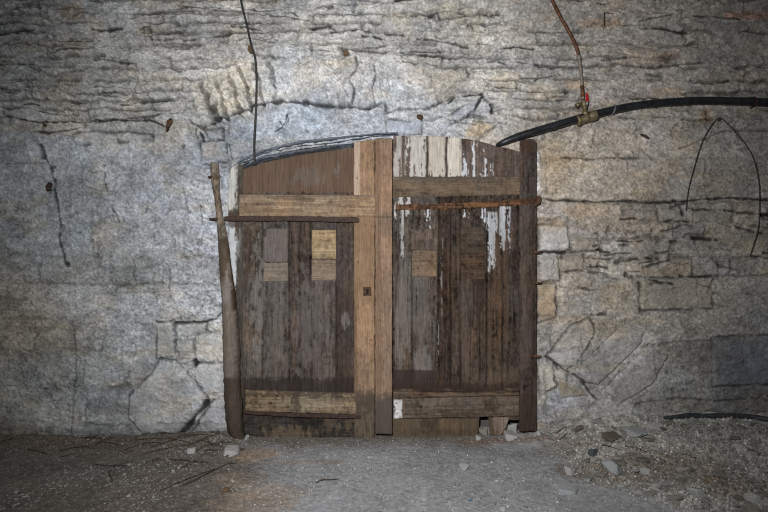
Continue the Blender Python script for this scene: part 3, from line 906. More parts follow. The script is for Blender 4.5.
# centre cover strip belongs to the left leaf
board('cover_strip', 375.2, 392.2, L2([375, 392], [138.5, 138]), L2([375, 392], [434, 434.5]), YC - .004, .03, wood_h(580, True, (379.3,), .7), wood_c((142, 112, 88), 580, True, (), .55,
      dirt=[box_tone(370, 380, 130, 398, (126, 98, 74), .55, 581, 1, rag=1.5), box_tone(370, 395, 402, 440, (84, 75, 68), .92, 582, 14, rag=14), box_tone(370, 395, 216.5, 217.4, (84, 68, 54), .6, 583, .6, rag=0), stain((132, 112, 96), 388, 330, 5, 60, .35, 584),
            stain((100, 88, 76), 385, 225, 7, 14, .4, 585)]), door1, M_wood)


def nail_mesh(r=.0055):
    V = []; Fc = []
    n = 7
    for k, (rr, yy) in enumerate(((1, .002), (.85, -.001), (.4, -.0022))):
        for i in range(n):
            a = 2 * math.pi * i / n
            V.append((r * rr * math.cos(a), yy, r * rr * math.sin(a)))
    for k in range(2):
        for i in range(n):
            Fc.append((k * n + i, k * n + (i + 1) % n, (k + 1) * n + (i + 1) % n, (k + 1) * n + i))
    Fc.append(tuple(2 * n + i for i in range(n)))
    me = bpy.data.meshes.new('nail'); me.from_pydata(V, [], Fc); me.update(); me.materials.append(M_dark)
    return me


NM = nail_mesh()


def nail(px, py, y, parent, s=1.0):
    o = bpy.data.objects.new('nail', NM)
    col.objects.link(o)
    o.parent = parent
    p = np.array(P(px, py, y - .0005)) - world_loc(parent)
    o.location = p
    o.scale = (s, 1, s)
    return o


for px, py in [(245, 211), (272, 212), (302, 211.5), (347, 213), (244, 199), (268, 197.5), (325, 199), (347, 199), (360, 207), (371, 209)]: nail(px, py, YC, door1, random.uniform(.7, 1.1))
for px, py in [(358, 146), (366, 151), (373 - 1, 160), (357, 178), (359, 183), (371, 190), (366, 225), (358, 262), (357, 320), (369, 270), (371, 340), (358, 300)]: nail(px, py, YS, door1, random.uniform(.6, 1.1))
for px, py in [(383, 142), (379, 163), (384, 175), (381, 224), (380, 258), (386, 268), (384, 292), (379, 320), (383, 369), (381, 395), (386, 350)]: nail(px, py, YC - .004, door1, random.uniform(.6, 1.1))
for px, py in [(250, 403), (282, 400), (310, 408), (345, 405)]: nail(px, py, YS - .008, door1)

# ---- right leaf
door2 = empty('door_2', P(460, 437, 0))
tag(door2, 'right leaf of dark plank door with flaking white paint and rusty strap', 'door', kind='structure')
rtop = L2([392, 427, 446, 461, 480, 500, 521], [136, 136, 136.3, 138, 141, 147, 150])
board('top_panel', 393, 521, rtop, K(178), YP - .006, .03, wood_h(600, True, (427.5, 434, 446, 461)), wood_c((98, 82, 74), 600, True, (427.5, 446.5, 461), .9,
      dirt=[peel(393, 402, 135, 178, .66, 601, (172, 166, 158)), peel(404, 427, 135, 178, .68, 602, (186, 180, 172)), peel(428, 446, 135, 177, .84, 603, (190, 180, 164)), peel(447, 462, 135, 177, .88, 604, (204, 194, 178)),
            peel(461, 494, 137, 178, .20, 605, (200, 204, 210), fade=-.35, fs=(.34, .03))]), door2, M_wood)
gapsR = (412.5, 438.5, 451, 461, 487, 503)
board('plank_panel', 393, 522, K(194), L2([393, 440, 478, 479.5, 489, 490.5, 506, 507.5, 522], [438, 438, 437, 417, 417, 436, 436, 420, 420]), YP, .028, wood_h(610, True, gapsR, 1.6),
      wood_c((76, 65, 58), 610, True, gapsR, 1.35, planks=[(390, 412, (82, 71, 62)), (412, 438, (82, 71, 63)), (438, 451, (62, 47, 38)), (451, 461, (70, 56, 47)), (461, 487, (73, 59, 49)), (487, 503, (75, 60, 48)), (503, 525, (70, 57, 49))],
      dirt=[peel(399, 408, 203, 262, .45, 611, (170, 168, 166), fade=.1), peel(424, 431, 205, 224, .5, 612, (200, 200, 200)), peel(462, 470, 207, 218, .45, 613, (196, 200, 206)), peel(480, 486, 208, 220, .5, 613, (196, 200, 206)),
            peel(486, 498, 212, 270, .66, 614, (172, 175, 178), fade=.2, fs=(.3, .02)), peel(499, 511, 204, 250, .70, 615, (178, 182, 186), fade=.25, fs=(.3, .02)),
            peel(436, 444, 216, 375, .22, 616, (128, 120, 114), fs=(.5, .03)), peel(393, 412, 196, 215, .45, 617, (180, 178, 176)),
            stain((124, 116, 110), 403, 310, 6, 60, .55, 618, (.5, .03)), stain((128, 122, 118), 423, 362, 9, 14, .5, 619, (.5, .08)), stain((112, 104, 98), 420, 300, 12, 45, .45, 620, (.6, .02)),
            stain((50, 34, 26), 512, 260, 7, 8, .7, 621), stain((46, 32, 25), 478, 290, 7, 30, .6, 622, (.4, .03)), stain((104, 90, 80), 465, 320, 6, 60, .35, 623, (.5, .02)), stain((104, 74, 52), 500, 280, 8, 50, .35, 624, (.5, .02)),
            stain((108, 84, 62), 500, 376, 16, 12, .45, 625, (.4, .1)), stain((58, 40, 31), 398, 260, 4, 60, .4, 626, (.5, .03)),
            box_tone(386, 436, 370.5, 390, (56, 44, 40), .85, 627, 1, rag=2), box_tone(386, 525, 385, 395, (60, 44, 36), .7, 628, 3), box_tone(386, 525, 419, 445, (100, 82, 62), .85, 629, 1, rag=2),
            stain((58, 46, 38), 427, 424, 8, 8, .6, 630), stain((118, 96, 68), 452, 426, 12, 6, .4, 631), stain((54, 42, 36), 440, 432, 40, 3, .3, 632)]), door2, M_wood)
board('mid_rail', 393, 520.5, K(176.5), L2([393, 520], [197, 195]), YS, .02, wood_h(640, False), wood_c((104, 86, 68), 640, False, (), .8,
      dirt=[stain((84, 78, 74), 460, 178, 60, 4, .6, 641, (.1, .4)), stain((128, 104, 76), 440, 188, 34, 5, .4, 642, (.1, .4)), stain((66, 54, 44), 398, 193, 8, 4, .5, 643)], knots=[(425, 191, 2.6), (412, 184, 1.2)]), door2, M_woodh)
board('hanging_stile', 520, 537.2, L2([520, 524, 534, 537], [140, 139, 139, 143]), L2([520, 537], [432, 431]), YS, .04, wood_h(650, True, (), 1.6), wood_c((74, 61, 54), 650, True, (), 1.2,
      dirt=[stain((74, 50, 34), 527, 145, 7, 9, .7, 651), box_tone(516, 540, 395, 436, (66, 50, 41), .8, 652, 6), stain((96, 82, 72), 524, 260, 5, 60, .4, 653, (.5, .03)), stain((48, 38, 34), 534, 300, 3, 90, .6, 654, (.5, .02)), stain((96, 80, 68), 526, 330, 5, 40, .35, 655, (.5, .03))]), door2, M_wood)
board('bottom_rail', 393.4, 519.6, L2([393, 519], [399, 396]), L2([393, 519], [419, 416]), YS, .02, wood_h(660, False, rough=1.8), wood_c((98, 83, 70), 660, False, (), .9,
      dirt=[peel(393, 403, 400, 420, .72, 661, (206, 206, 204), fs=(.4, .3)), stain((60, 46, 38), 492, 404, 6, 7, .7, 662), stain((76, 58, 46), 470, 413, 40, 4, .5, 663, (.1, .4)), stain((132, 116, 96), 430, 403, 10, 4, .45, 664), stain((112, 96, 82), 500, 400, 18, 5, .4, 665)]), door2, M_woodh)
board('ledge_moulding', 393.4, 519.8, L2([393, 519], [390, 389]), L2([393, 519], [398.5, 395.5]), YS - .006, .03, wood_h(670, False, (392.8,), 2), wood_c((88, 70, 56), 670, False, (), 1.1,
      dirt=[stain((48, 33, 27), 460, 391, 70, 3, .75, 671, (.1, .4)), stain((118, 96, 74), 470, 395, 50, 2.5, .5, 672, (.1, .4))]), door2, M_woodh)
# splintered plank end showing in the rotted gap under the rail
board('broken_board', 493, 510, K(417.5), L2([493, 496, 500, 505, 510], [424, 436, 437, 428, 418]), YP - .006, .012, wood_h(675, True), wood_c((118, 100, 86), 675, True, (), .9, dirt=[stain((166, 156, 148), 506, 424, 3, 8, .6, 676)]), door2, M_wood)
def rag(f, seed, a):
    r = np.random.RandomState(seed).uniform(-a, a, 400)
    return lambda x: f(x) + float(np.interp(x * .6 % 399, np.arange(400), r))


board('strap_hinge', 396, 540.5, rag(L2([396, 440, 500, 541], [204.2, 203.6, 200.6, 197.4]), 1, .55), rag(L2([396, 440, 500, 541], [209.6, 209.4, 206.4, 202.6]), 2, .6), YS - .009, .028,
      lambda a, b: .003 * (fbm(a * .3, b * .5, 690, 3) - .5), wood_c((104, 68, 44), 690, False, (), 1.5, dirt=[stain((52, 38, 32), 420, 207, 14, 3, .7, 691, (.2, .4)), stain((140, 92, 52), 480, 204, 22, 2.5, .7, 692, (.2, .4)), stain((58, 42, 36), 525, 200, 10, 3, .7, 693, (.2, .4))]), door2, M_iron, .7)
o = patch('patch_board', 411.5, 437, 229, 249.8, (92, 76, 64), 680, door2, ct=.9, st=[stain((124, 104, 92), 423, 234, 8, 5, .5, 681)]); o['label'] = 'dark brown board in the upper left window hole'
o = patch('patch_board', 412.0, 437, 250.6, 276.8, (120, 96, 74), 682, door2, False, .75, kn=[(432, 262, 1.3), (418, 268, 1)]); o['label'] = 'tan board low in the left window hole'
o = patch('patch_board', 461.0, 484.6, 227, 252, (74, 60, 48), 684, door2, False, 1.0); o['label'] = 'dark board high in the right window hole'
o = patch('patch_board', 461.0, 484.6, 252.6, 279, (78, 59, 46), 686, door2, False, 1.1, st=[stain((104, 74, 50), 472, 262, 9, 5, .5, 687)]); o['label'] = 'reddish dark board low in the right window hole'
for px, py in [(396, 181), (400, 180), (425, 184), (452, 182), (480, 180), (516, 181), (410, 194), (440, 193), (516, 192)]: nail(px, py, YS, door2, random.uniform(.7, 1.1))
for px, py in [(404, 206.5), (430, 206.5), (470, 204.5), (506, 202.5), (524, 201.5), (533, 201)]: nail(px, py, YS - .009, door2, 1.3)
for px, py in [(402, 410), (440, 408), (470, 406), (512, 404)]: nail(px, py, YS, door2)

# ---- timber posts at the left jamb
post = board('trim_2', 228.3, 242.8, L2([228.3, 231, 237, 242], [176, 168, 163, 165]), K(441), YP - .004, .05, wood_h(700, True, (), 2.2),
             wood_c((98, 88, 78), 700, True, (), 1.3, dirt=[peel(226, 239, 160, 212, .74, 701, (190, 188, 180), fs=(.3, .05)), peel(227, 241, 222, 290, .72, 702, (188, 192, 196), fs=(.34, .04), fade=.25),
             box_tone(225, 245, 212, 226, (72, 54, 46), .8, 703, 3), stain((92, 62, 40), 239, 200, 3, 22, .6, 704), box_tone(237, 245, 165, 440, (66, 58, 52), .7, 705, 2, rag=4), box_tone(222, 245, 380, 445, (70, 54, 43), .8, 706, 4)]), None, M_wood)
tag(post, 'narrow jamb post with scraps of white paint at the left leaf', 'door frame', kind='structure')


def tube_mesh(name, pts, radii, sides=12, mat=None, lump=0.0, seed=0, caps=True, sub=6, flat=False, colf=None):
    """round bar through pts (Catmull-Rom), radius given at each point"""
    r = np.random.RandomState(seed)
    pts = [np.array(p, float) for p in pts]
    if np.isscalar(radii): radii = [radii] * len(pts)
    Q = []; R = []
    n = len(pts)
    if n == 2: sub_ = max(1, sub)
    for i in range(n - 1):
        p0 = pts[max(0, i - 1)]; p1 = pts[i]; p2 = pts[i + 1]; p3 = pts[min(n - 1, i + 2)]
        for k in range(sub):
            t = k / sub
            Q.append(.5 * ((2 * p1) + (-p0 + p2) * t + (2 * p0 - 5 * p1 + 4 * p2 - p3) * t * t + (-p0 + 3 * p1 - 3 * p2 + p3) * t ** 3))
            R.append(radii[i] * (1 - t) + radii[i + 1] * t)
    Q.append(pts[-1]); R.append(radii[-1])
    V = []; Fc = []
    up = np.array([0, -1.0, 0.01])
    ph = [r.uniform(-1, 1, sides)]
    for i, q in enumerate(Q):
        d = Q[min(i + 1, len(Q) - 1)] - Q[max(i - 1, 0)]
        d = d / (np.linalg.norm(d) + 1e-12)
        u = up - d * np.dot(up, d)
        if np.linalg.norm(u) < 1e-3: u = np.array([1.0, 0, 0]) - d * d[0]
        u /= np.linalg.norm(u); v = np.cross(d, u)
        up = u
        nz = ph[-1] * .8 + r.uniform(-1, 1, sides) * .5
        ph.append(nz)
        for k in range(sides):
            a = 2 * math.pi * k / sides
            rr = R[i] * (1 + lump * nz[k])
            V.append(q + rr * (math.cos(a) * u + math.sin(a) * v))
    m = len(Q)
    for i in range(m - 1):
        for k in range(sides):
            a = i * sides + k; b = i * sides + (k + 1) % sides
            Fc.append((a, b, b + sides, a + sides))
    if caps:
        Fc.append(tuple(range(sides))[::-1]); Fc.append(tuple((m - 1) * sides + k for k in range(sides)))
    me = bpy.data.meshes.new(name); me.from_pydata([tuple(v) for v in V], [], Fc); me.update()
    if not flat:
        me.polygons.foreach_set('use_smooth', [True] * len(me.polygons))
    if colf is not None:
        Va = np.array(V); set_col(me, colf(Va))
    if mat: me.materials.append(mat)
    return me


def pole_col(V):
    s = (V[:, 1] + D) / F
    px = V[:, 0] / s + 384; py = 256 - (V[:, 2] - CH) / s
    out = wood_c((122, 106, 88), 710, True, (), 1.3, dirt=[box_tone(200, 260, 240, 282, (80, 64, 50), .8, 711, 6, rag=3), box_tone(200, 260, 282, 385, (112, 102, 92), .8, 712, 6, rag=4), box_tone(200, 260, 380, 450, (70, 56, 46), .9, 713, 5, rag=4),
        stain((66, 44, 30), 236, 285, 4, 26, .7, 715), stain((66, 44, 30), 215, 176, 3, 4, .7, 716), stain((58, 38, 26), 234, 290, 3.5, 26, .8, 717), stain((140, 132, 122), 227, 290, 3, 22, .6, 718), stain((132, 122, 110), 214, 167, 4, 5, .7, 719), box_tone(236.5, 246, 285, 440, (74, 64, 56), .6, 714, 1)])(px[None, :], py[None, :])[0]
    return out


pole_pts = [(214.5, 163), (215, 176), (216.5, 192), (219, 212), (223, 240), (225.5, 268), (229, 300), (231, 340), (232, 375), (233.5, 400), (235, 425), (240, 441)]
pole_r = [3.8, 4.2, 3.0, 3.2, 4.6, 5.8, 7.2, 8.0, 8.0, 8.2, 8.0, 5]
pp = []
for (a, b), r_ in zip(pole_pts, pole_r):
    pp.append(P(a, b, -.022 - r_ * S0 * .55))
me = tube_mesh('timber_pole', pp, [r * S0 for r in pole_r], 16, M_wood, .10, 3, sub=16, colf=pole_col)
pole = link('timber_pole', me)
tag(pole, 'crooked bare timber pole widening downwards, leaning against the left door jamb', 'pole')


def spike(name, x, y, lab, L=7, dy=0, mat=M_rust, r=1.1, cat='nail'):
    pts = [P(x + 3.5, y + dy * .3, .02), P(x, y, -.05), P(x - L * .5, y + dy * .6, -.058), P(x - L, y + dy, -.055)]
    me = tube_mesh(name, pts, [r * S0 * 1.3, r * S0 * 1.4, r * S0, r * S0 * .55], 8, mat, .15, int(x), sub=4)
    return tag(link(name, me), lab, cat)


spike('iron_spike', 216, 176, 'rusty iron spike through the top of the crooked timber pole', 8, 1, M_rust, 1.3, 'spike')
spike('iron_spike', 218, 219, 'dark iron spike sticking out left level with the strap hinge', 9, 0, M_dark, 1.2, 'spike')

# ---- grey band over the left leaf
btop = L2([231, 240, 262, 300, 350, 380, 398], [168, 159, 149.5, 140.5, 135.5, 132.5, 132])
bbot = L2([231, 240, 262, 300, 330, 350, 355, 380, 398], [173, 170, 163, 155, 150.5, 148, 141.5, 138, 135.5])


def band_t(XX, YY):
    t = np.interp(XX, [231, 240, 262, 300, 350, 380, 398], [168, 159, 149.5, 140.5, 135.5, 132.5, 132])
    b = np.interp(XX, [231, 240, 262, 300, 330, 350, 398], [173, 170, 163, 155, 150.5, 147, 137])
    return (YY - t) / (b - t)


def band_f(XX, YY):
    t = band_t(XX, YY) + .30 * (fbm(XX * .03, YY * .03, 720, 3) - .5) + .12 * (fbm(XX * .2, YY * .3, 728, 3) - .5)
    cr = np.zeros(XX.shape)
    for c0, sd, ww in ((.30, 731, .05), (.52, 732, .09), (.80, 733, .06), (.97, 734, .07)):
        cc = c0 + .22 * (fbm(XX * .022, XX * 0, sd, 3) - .5)
        cr = np.maximum(cr, np.exp(-((t - cc) / (ww * (.5 + 1.5 * vn(XX * .12, XX * 0, sd + 5)))) ** 2))
    return fbm(XX * .05, t * 5, 722, 4, .65), cr


def band_h(XX, YY):
    a, c = band_f(XX, YY)
    return .036 * (a - .5) - .035 * c


def band_c(XX, YY):
    a, c = band_f(XX, YY)
    v = (.45 + .85 * a) * (1 - .86 * c) * (1 + .9 * (fbm(XX * .6, YY * .6, 726, 3, .7) - .5))  # shade of the cracks and the gap below multiplied into the colour
    return np.ones(XX.shape + (3,)) * C(98, 103, 112) * v[..., None]


bd = board('trim_1', 231, 398, btop, bbot, .004, .12, band_h, band_c, None, M_trim, .7)
tag(bd, 'arched band of cracked blue-grey layered mortar above the left leaf', 'arch band', kind='structure')

# ------------------------------------------------------------------ things on the wall
pipe_pts = [(497, 145.5, .01), (503, 142.5, -.035), (520, 136, -.050), (560, 124, -.056), (590, 115.5, -.058), (620, 108.5, -.058), (650, 104, -.058), (690, 101, -.060), (730, 101, -.062), (768, 102.5, -.064), (830, 107, -.066), (940, 118, -.07)]
me = tube_mesh('water_pipe', [P(a, b, y) for a, b, y in pipe_pts], [2.0 * S0, 2.9 * S0, 3.8 * S0] + [3.9 * S0] * 9, 16, M_pipe, 0, 1, sub=10)
pipe = tag(link('water_pipe', me), 'thick black plastic water pipe curving across the wall above the right leaf', 'pipe')
# brass tee with red lever
tee = empty('shutoff_valve', P(587, 118, -.06))
tag(tee, 'brass pipe tee and shut-off valve with a red lever on the black pipe', 'valve')


def tub(nm, pts, r, parent, mat, sides=12, sub=3, lump=0, seed=1):
    return link(nm, tube_mesh(nm, pts, r, sides, mat, lump, seed, sub=sub), parent)


def rr(*v): return [x * S0 for x in v]


tub('tee_body', [P(577, 121, -.06), P(579, 120.3, -.06), P(580, 120.1, -.06), P(585, 118.5, -.06), P(590, 116.8, -.06), P(591, 116.5, -.06), P(596, 115, -.06)], rr(5.2, 5.4, 4.4, 4.6, 4.4, 5.4, 5.0), tee, M_brass)
tub('branch_nipple', [P(585.5, 116, -.062), P(585, 112, -.062), P(585, 111, -.062), P(584.5, 104, -.062)], rr(3.2, 3.2, 2.3, 2.3), tee, M_brass)
tub('valve_body', [P(584.2, 107, -.064), P(584, 104, -.064), P(583.5, 102, -.064), P(583, 100, -.064)], rr(2.6, 3.4, 3.0, 2.0), tee, M_brass)
tub('drain_spout', [P(583, 105, -.066), P(579.5, 104, -.072), P(576.5, 105.5, -.078)], rr(1.6, 1.9, 2.2), tee, M_brass)
tub('valve_stem', [P(585.5, 106, -.066), P(587, 104, -.078), P(587, 101, -.08)], rr(1.2, 1.2, 1.0), tee, M_steel)
me = bpy.data.meshes.new('lever')
lv = [(585.4, 102), (585.8, 94), (586.3, 92.6), (587.4, 92.6), (587.9, 94), (588.6, 99), (588.8, 102)]
lvv = [P(a, b, -.082) for a, b in lv] + [P(a, b, -.077) for a, b in lv]
nn = len(lv)
me.from_pydata(lvv, [], [tuple(range(nn))[::-1], tuple(range(nn, 2 * nn))] + [(i, (i + 1) % nn, nn + (i + 1) % nn, nn + i) for i in range(nn)]); me.update()
o = link('lever', me, tee, M_red); o['label'] = 'red lever'
cp = empty('copper_pipe', P(583, 100, -.062))
tag(cp, 'bent thin copper pipe running up the wall from the valve', 'pipe')
tub('upper_pipe', [P(535, -40, -.06), P(546, -12, -.06), P(552, 0, -.06), P(560, 16, -.06), P(568, 30, -.06), P(575, 44, -.06), P(579, 56, -.06)], 1.65 * S0, cp, M_copper, 10, 5)
tub('lower_pipe', [P(579, 56, -.0601), P(580.5, 70, -.060), P(582, 84, -.062), P(583, 99, -.064)], 1.45 * S0, cp, M_solder, 10, 5)
tub('coupling', [P(578.6, 55, -.0602), P(579.4, 60, -.0602)], rr(2.0, 2.0), cp, M_solder, 10, 2)
tub('coupling', [P(582, 86, -.0622), P(582.8, 97, -.0642)], rr(1.75, 1.9), cp, M_copper, 10, 2)


def clip_ring(name, x, y, ang, yc, r, lab, mat, w=1.5):
    """a strap clip wrapped over a pipe, nailed to the wall"""
    t = np.array([math.cos(ang), 0, -math.sin(ang)]); nrm = np.array([math.sin(ang), 0, math.cos(ang)])
    c = np.array(P(x, y, yc)); V = []; Fc = []
    seq = [(-1.8 * r, yc * -1 + .0), (-1.15 * r, None)]
    wing = [(-1.35, .9)] if w > 2 else []
    path = wing + [(-math.cos(a) * 1.12, -math.sin(a) * 1.12) for a in np.linspace(0, math.pi, 9)] + [(-u, d) for u, d in wing]
    for (u, d) in path:
        for k in (-1, 1):
            for e in (0, .0022):
                V.append(c + nrm * (u * (r + e)) + np.array([0, d * (r + e), 0]) + t * (k * w * S0 * .5))
    m = len(path)
    for i in range(m - 1):
        a = i * 4; b = a + 4
        Fc += [(a, a + 2, b + 2, b), (a + 1, b + 1, b + 3, a + 3), (a, b, b + 1, a + 1), (a + 2, a + 3, b + 3, b + 2)]
    Fc += [(0, 1, 3, 2), (4 * m - 4, 4 * m - 2, 4 * m - 1, 4 * m - 3)]
    me = bpy.data.meshes.new(name); me.from_pydata([tuple(v) for v in V], [], Fc); me.update()
    return tag(link(name, me, mat=mat), lab, 'clip')


clip_ring('pipe_clip', 753, 101.5, -.06, -.063, 4 * S0, 'dark clip holding the black pipe near the upper right edge', M_dark, 2.2)
clip_ring('pipe_clip', 613, 110, .24, -.058, 4 * S0, 'thin pale metal clip on the black pipe right of the valve', M_steel, 1.2)

cab = [P(238, -30, -.045), P(241, 0, -.045), (P(246, 22, -.045)), P(251, 44, -.052), P(255, 58, -.048), P(256.5, 78, -.046), P(256, 105, -.046), P(255, 125, -.03), P(254, 148, -.03), P(255, 165, -.03)]
tag(link('cable', tube_mesh('cable', cab, 1.05 * S0, 8, M_cable, .05, 2, sub=8)), 'thin dark cable hanging down the wall to the top of the left leaf', 'cable')


def lump(name, c, rx, ry, rz, mat, lab, cat, seed=0):
    me = rock_mesh(name, seed, 2)
    o = link(name, me)
    if mat: me.materials.append(mat)
    o.location = c; o.scale = (rx, ry, rz)
    return tag(o, lab, cat)


def rock_mesh(name, seed, lev=3, planes=4):
    import bmesh
    bm = bmesh.new(); bmesh.ops.create_icosphere(bm, subdivisions=lev, radius=1)
    r = np.random.RandomState(seed)
    N = np.concatenate([np.array([(1, 0, 0), (-1, 0, 0), (0, 1, 0), (0, -1, 0), (0, 0, 1), (0, 0, -1)]) + r.normal(size=(6, 3)) * .28, r.normal(size=(planes, 3))]); planes += 6; N /= np.linalg.norm(N, axis=1)[:, None]
    dd = r.uniform(.48, .82, planes)
    for v in bm.verts:
        p = np.array(v.co[:]); dots = N @ p
        k = min([dd[i] / dots[i] for i in range(planes) if dots[i] > .05] + [1.25])
        k *= 1 + .03 * math.sin(7 * p[0] + seed) * math.cos(9 * p[1] + 2 * p[2])
        v.co = p * k
    me = bpy.data.meshes.new(name); bm.to_mesh(me); bm.free()
    return me


lump('wooden_plug', P(250.5, 50, -.035), .021, .035, .036, M_ochre, 'small wooden wedge driven into the wall behind the hanging cable', 'plug', 21)
lump('wooden_plug', P(346.5, 53.5, -.015), .030, .03, .026, M_ochre, 'short brown timber plug in a hole above the arch', 'plug', 22)
lump('rusty_bolt', P(420, 117, -.010), .030, .03, .030, M_rust, 'rusty iron bolt head in the wall above the right leaf', 'bolt', 23)
lump('rusty_bolt', P(45, 125, -.012), .020, .02, .018, M_rust, 'small rusty bolt head beside the upper left crack', 'bolt', 24)
me = tube_mesh('iron_hook', [P(171, 119.5, -.005), P(169.5, 122, -.05), P(168, 126, -.055), P(166.5, 131, -.045)], rr(1.6, 2.4, 1.7, 1.0), 8, M_rust, .15, 3, sub=4)
tag(link('iron_hook', me), 'short bent rusty iron hook on the wall left of the arch', 'hook')
me = tube_mesh('iron_hook', [P(50, 184, .01), P(48, 187, -.03), P(49, 190, -.035)], rr(2.2, 2.6, 1.8), 8, M_dark, .2, 4, sub=4)
tag(link('iron_hook', me), 'dark rusty stub beside the vertical crack at far left', 'hook')
# pintles and nails at the right post
for i, (x, y, lab) in enumerate([(538, 252.5, 'small rusty nail in the joint right of the door, highest of three'), (538, 283, 'small rusty nail right of the door, middle of three'), (538, 356.5, 'rusty hinge pin low on the right post')]):
    L = 10 if i == 2 else 7
    pts = [P(x - L * .7, y - .5, -.036), P(x - 1, y, -.040), P(x + 1, y + .6, -.030), P(x + 4, y + .4, .02)]
    me = tube_mesh('rusty_nail', pts, rr(1.2, 1.6, 1.3, 1.0), 8, M_rust, .2, i, sub=4)
    tag(link('rusty_nail', me), lab, 'nail')
me = tube_mesh('iron_pintle', [P(534, 206, -.03), P(537.5, 203, -.035), P(539, 199, -.035), P(539, 196, -.03)], rr(1.8, 2.6, 2.4, 1.4), 10, M_rust, .12, 6, sub=4)
tag(link('iron_pintle', me), 'rusty pintle at the right end of the rusty strap hinge', 'pintle')
# wires hooked at the right
me = tube_mesh('wire', [P(686, 211, -.028), P(687, 200, -.035), P(689, 187, -.045), P(694, 168, -.048), P(701, 145, -.048), P(709, 129, -.045), P(717, 119.5, -.03), P(722, 119, -.03), P(731, 127, -.048), P(746, 145, -.05), P(754, 160, -.05), P(759, 183, -.048), P(759.5, 212, -.045),
               P(758, 230, -.045), P(754, 244, -.045), P(750, 256, -.035)], [.38 * S0] * 6 + [.55 * S0] * 6 + [.42 * S0] * 4, 6, M_cable, .1, 7, sub=8)
tag(link('wire', me), 'thin dark wire looped over a nail with two ends hanging at right', 'wire')
me = tube_mesh('wire_nail', [P(719, 121, .01), P(719, 119.5, -.055)], rr(1.0, 1.6), 8, M_dark, .1, 8, sub=2)
tag(link('wire_nail', me), 'dark nail holding the looped wire on the right', 'nail')
me = tube_mesh('iron_bracket', [P(616, 14.5, .0), P(613, 14, -.03), P(605, 13, -.035), P(604.5, 16, -.035), P(604.5, 27, -.033)], rr(.5, .55, .6, .6, .45), 6, M_dark, .1, 9, sub=4)
tag(link('iron_bracket', me), 'thin bent iron wire on the wall near the top right', 'bracket')
me = tube_mesh('wire_stub', [P(641, 134.5, .0), P(645, 136, -.04), P(648.5, 138, -.045)], rr(.9, 1.2, .9), 8, M_dark, .1, 9, sub=4)
tag(link('wire_stub', me), 'short rusty stub in the wall below the black pipe', 'stub')


# ------------------------------------------------------------------ things on the ground
def fz(x, y): return float(floor_h(np.array([x]), np.array([y]))[0])


_rd = np.arange(1.5, 3.76, .005)


def ray_ground(px, py):
    """where the line of sight through (px, py) meets the uneven ground"""
    yy = _rd - D; sc_ = _rd / F
    z = CH - (py - 256) * sc_
    x = (px - 384) * sc_
    hit = np.nonzero(z <= floor_h(x, yy))[0]
    k_ = hit[0] if len(hit) else len(_rd) - 1
    return float(x[k_]), float(yy[k_])


hose = []
for (px, py) in [(664, 417.5), (676, 417), (690, 414.5), (704, 413.2), (718, 413.3), (735, 414), (752, 416.5), (768, 419.5), (800, 425), (850, 432)]:
    x, y = ray_ground(px, py + 2.2)
    y = min(y, -.06)
    s = (y + D) / F
    hose.append(((px - 384) * s, y, fz((px - 384) * s, y) + .012))
me = tube_mesh('hose', hose, [.010] + [.0195] * 9, 12, M_hose, .02, 4, sub=8)
tag(link('hose', me), 'dusty black hose lying on the rubble along the foot of the right wall', 'hose')

ROCKS = [rock_mesh('rubble_stone', 30 + i) for i in range(9)]
for r_ in ROCKS: r_.materials.append(M_stone)
RW = [rock_mesh('pale_stone', 50 + i) for i in range(3)]
for r_ in RW: r_.materials.append(M_white)


def rock(name, me, x, y, sx, sy, sz, sink=.35, rz=0, rx=0):
    o = bpy.data.objects.new(name, me); col.objects.link(o)
    o.scale = (sx, sy, sz); o.rotation_euler = (rx, rx * .5, rz)
    o.location = (x, y, fz(x, y) + sz * (.75 - sink))
    return o


def one_rock(px, py, w, h, lab, mesh=None, mat=None, rz=0.3, name='rubble_stone', cat='stone', depth=1.0, rx=0.1):
    x, y = ray_ground(px, py + h * .4)
    y = min(y, -.07)
    s = (y + D) / F
    me_ = mesh
    if mat is not None:
        me_ = mesh.copy(); me_.materials.clear(); me_.materials.append(mat)
    o = rock(name, me_, x, y, w * s * .62, w * s * .62 * depth, h * s * .62, .3, rz, rx)
    return tag(o, lab, cat)


one_rock(509, 432.5, 15, 6, 'flat pale stone at the foot of the right leaf near its post', RW[0])
one_rock(464, 466, 11, 6, 'pale round stone alone on the grey path below the right leaf', RW[1])
one_rock(503, 508, 9, 5, 'pale stone at the bottom edge of the grey path', RW[2])
one_rock(562, 487, 19, 9, 'large grey stone with broad flat face in the right rubble', ROCKS[0], M_grey, rz=.2)
one_rock(570, 470, 11, 8, 'white-faced small stone in front of the rubble heap', RW[0], rz=1)
one_rock(612, 466, 22, 12, 'long tilted grey slab standing in the right rubble', ROCKS[2], M_grey, rz=.9, rx=.4)
one_rock(593, 452, 9, 10, 'dark blue-grey stone in the rubble heap', ROCKS[3], M_slate)
one_rock(610, 437, 17, 9, 'dark brown hollow stone high on the rubble heap', ROCKS[4], M_brick)
one_rock(634, 431, 20, 8, 'broad pale grey slab high on the rubble heap by the wall', ROCKS[5], M_grey, rz=.1)
one_rock(577, 428, 5, 12, 'brown brick shard leaning in the rubble beside the door', ROCKS[6], M_brick, rx=.6)
one_rock(645, 471, 10, 6, 'small pinkish pale stone on brown earth at right', RW[1])
one_rock(656, 486, 14, 7, 'pale flat stone on brown earth near the bottom right', RW[2])
one_rock(697, 492, 15, 10, 'pale stone lump near the bottom right corner', RW[0], rz=2)
one_rock(752, 497, 14, 10, 'grey stone in the bottom right corner', ROCKS[7])
one_rock(655, 402 + 24, 14, 5, 'flat pale stone under the start of the hose', RW[1])
one_rock(192, 450, 12, 6, 'pale stone among the twigs left of the door', RW[2])
one_rock(232, 452, 16, 8, 'crumbled pale mortar lump below the timber pole', RW[0])
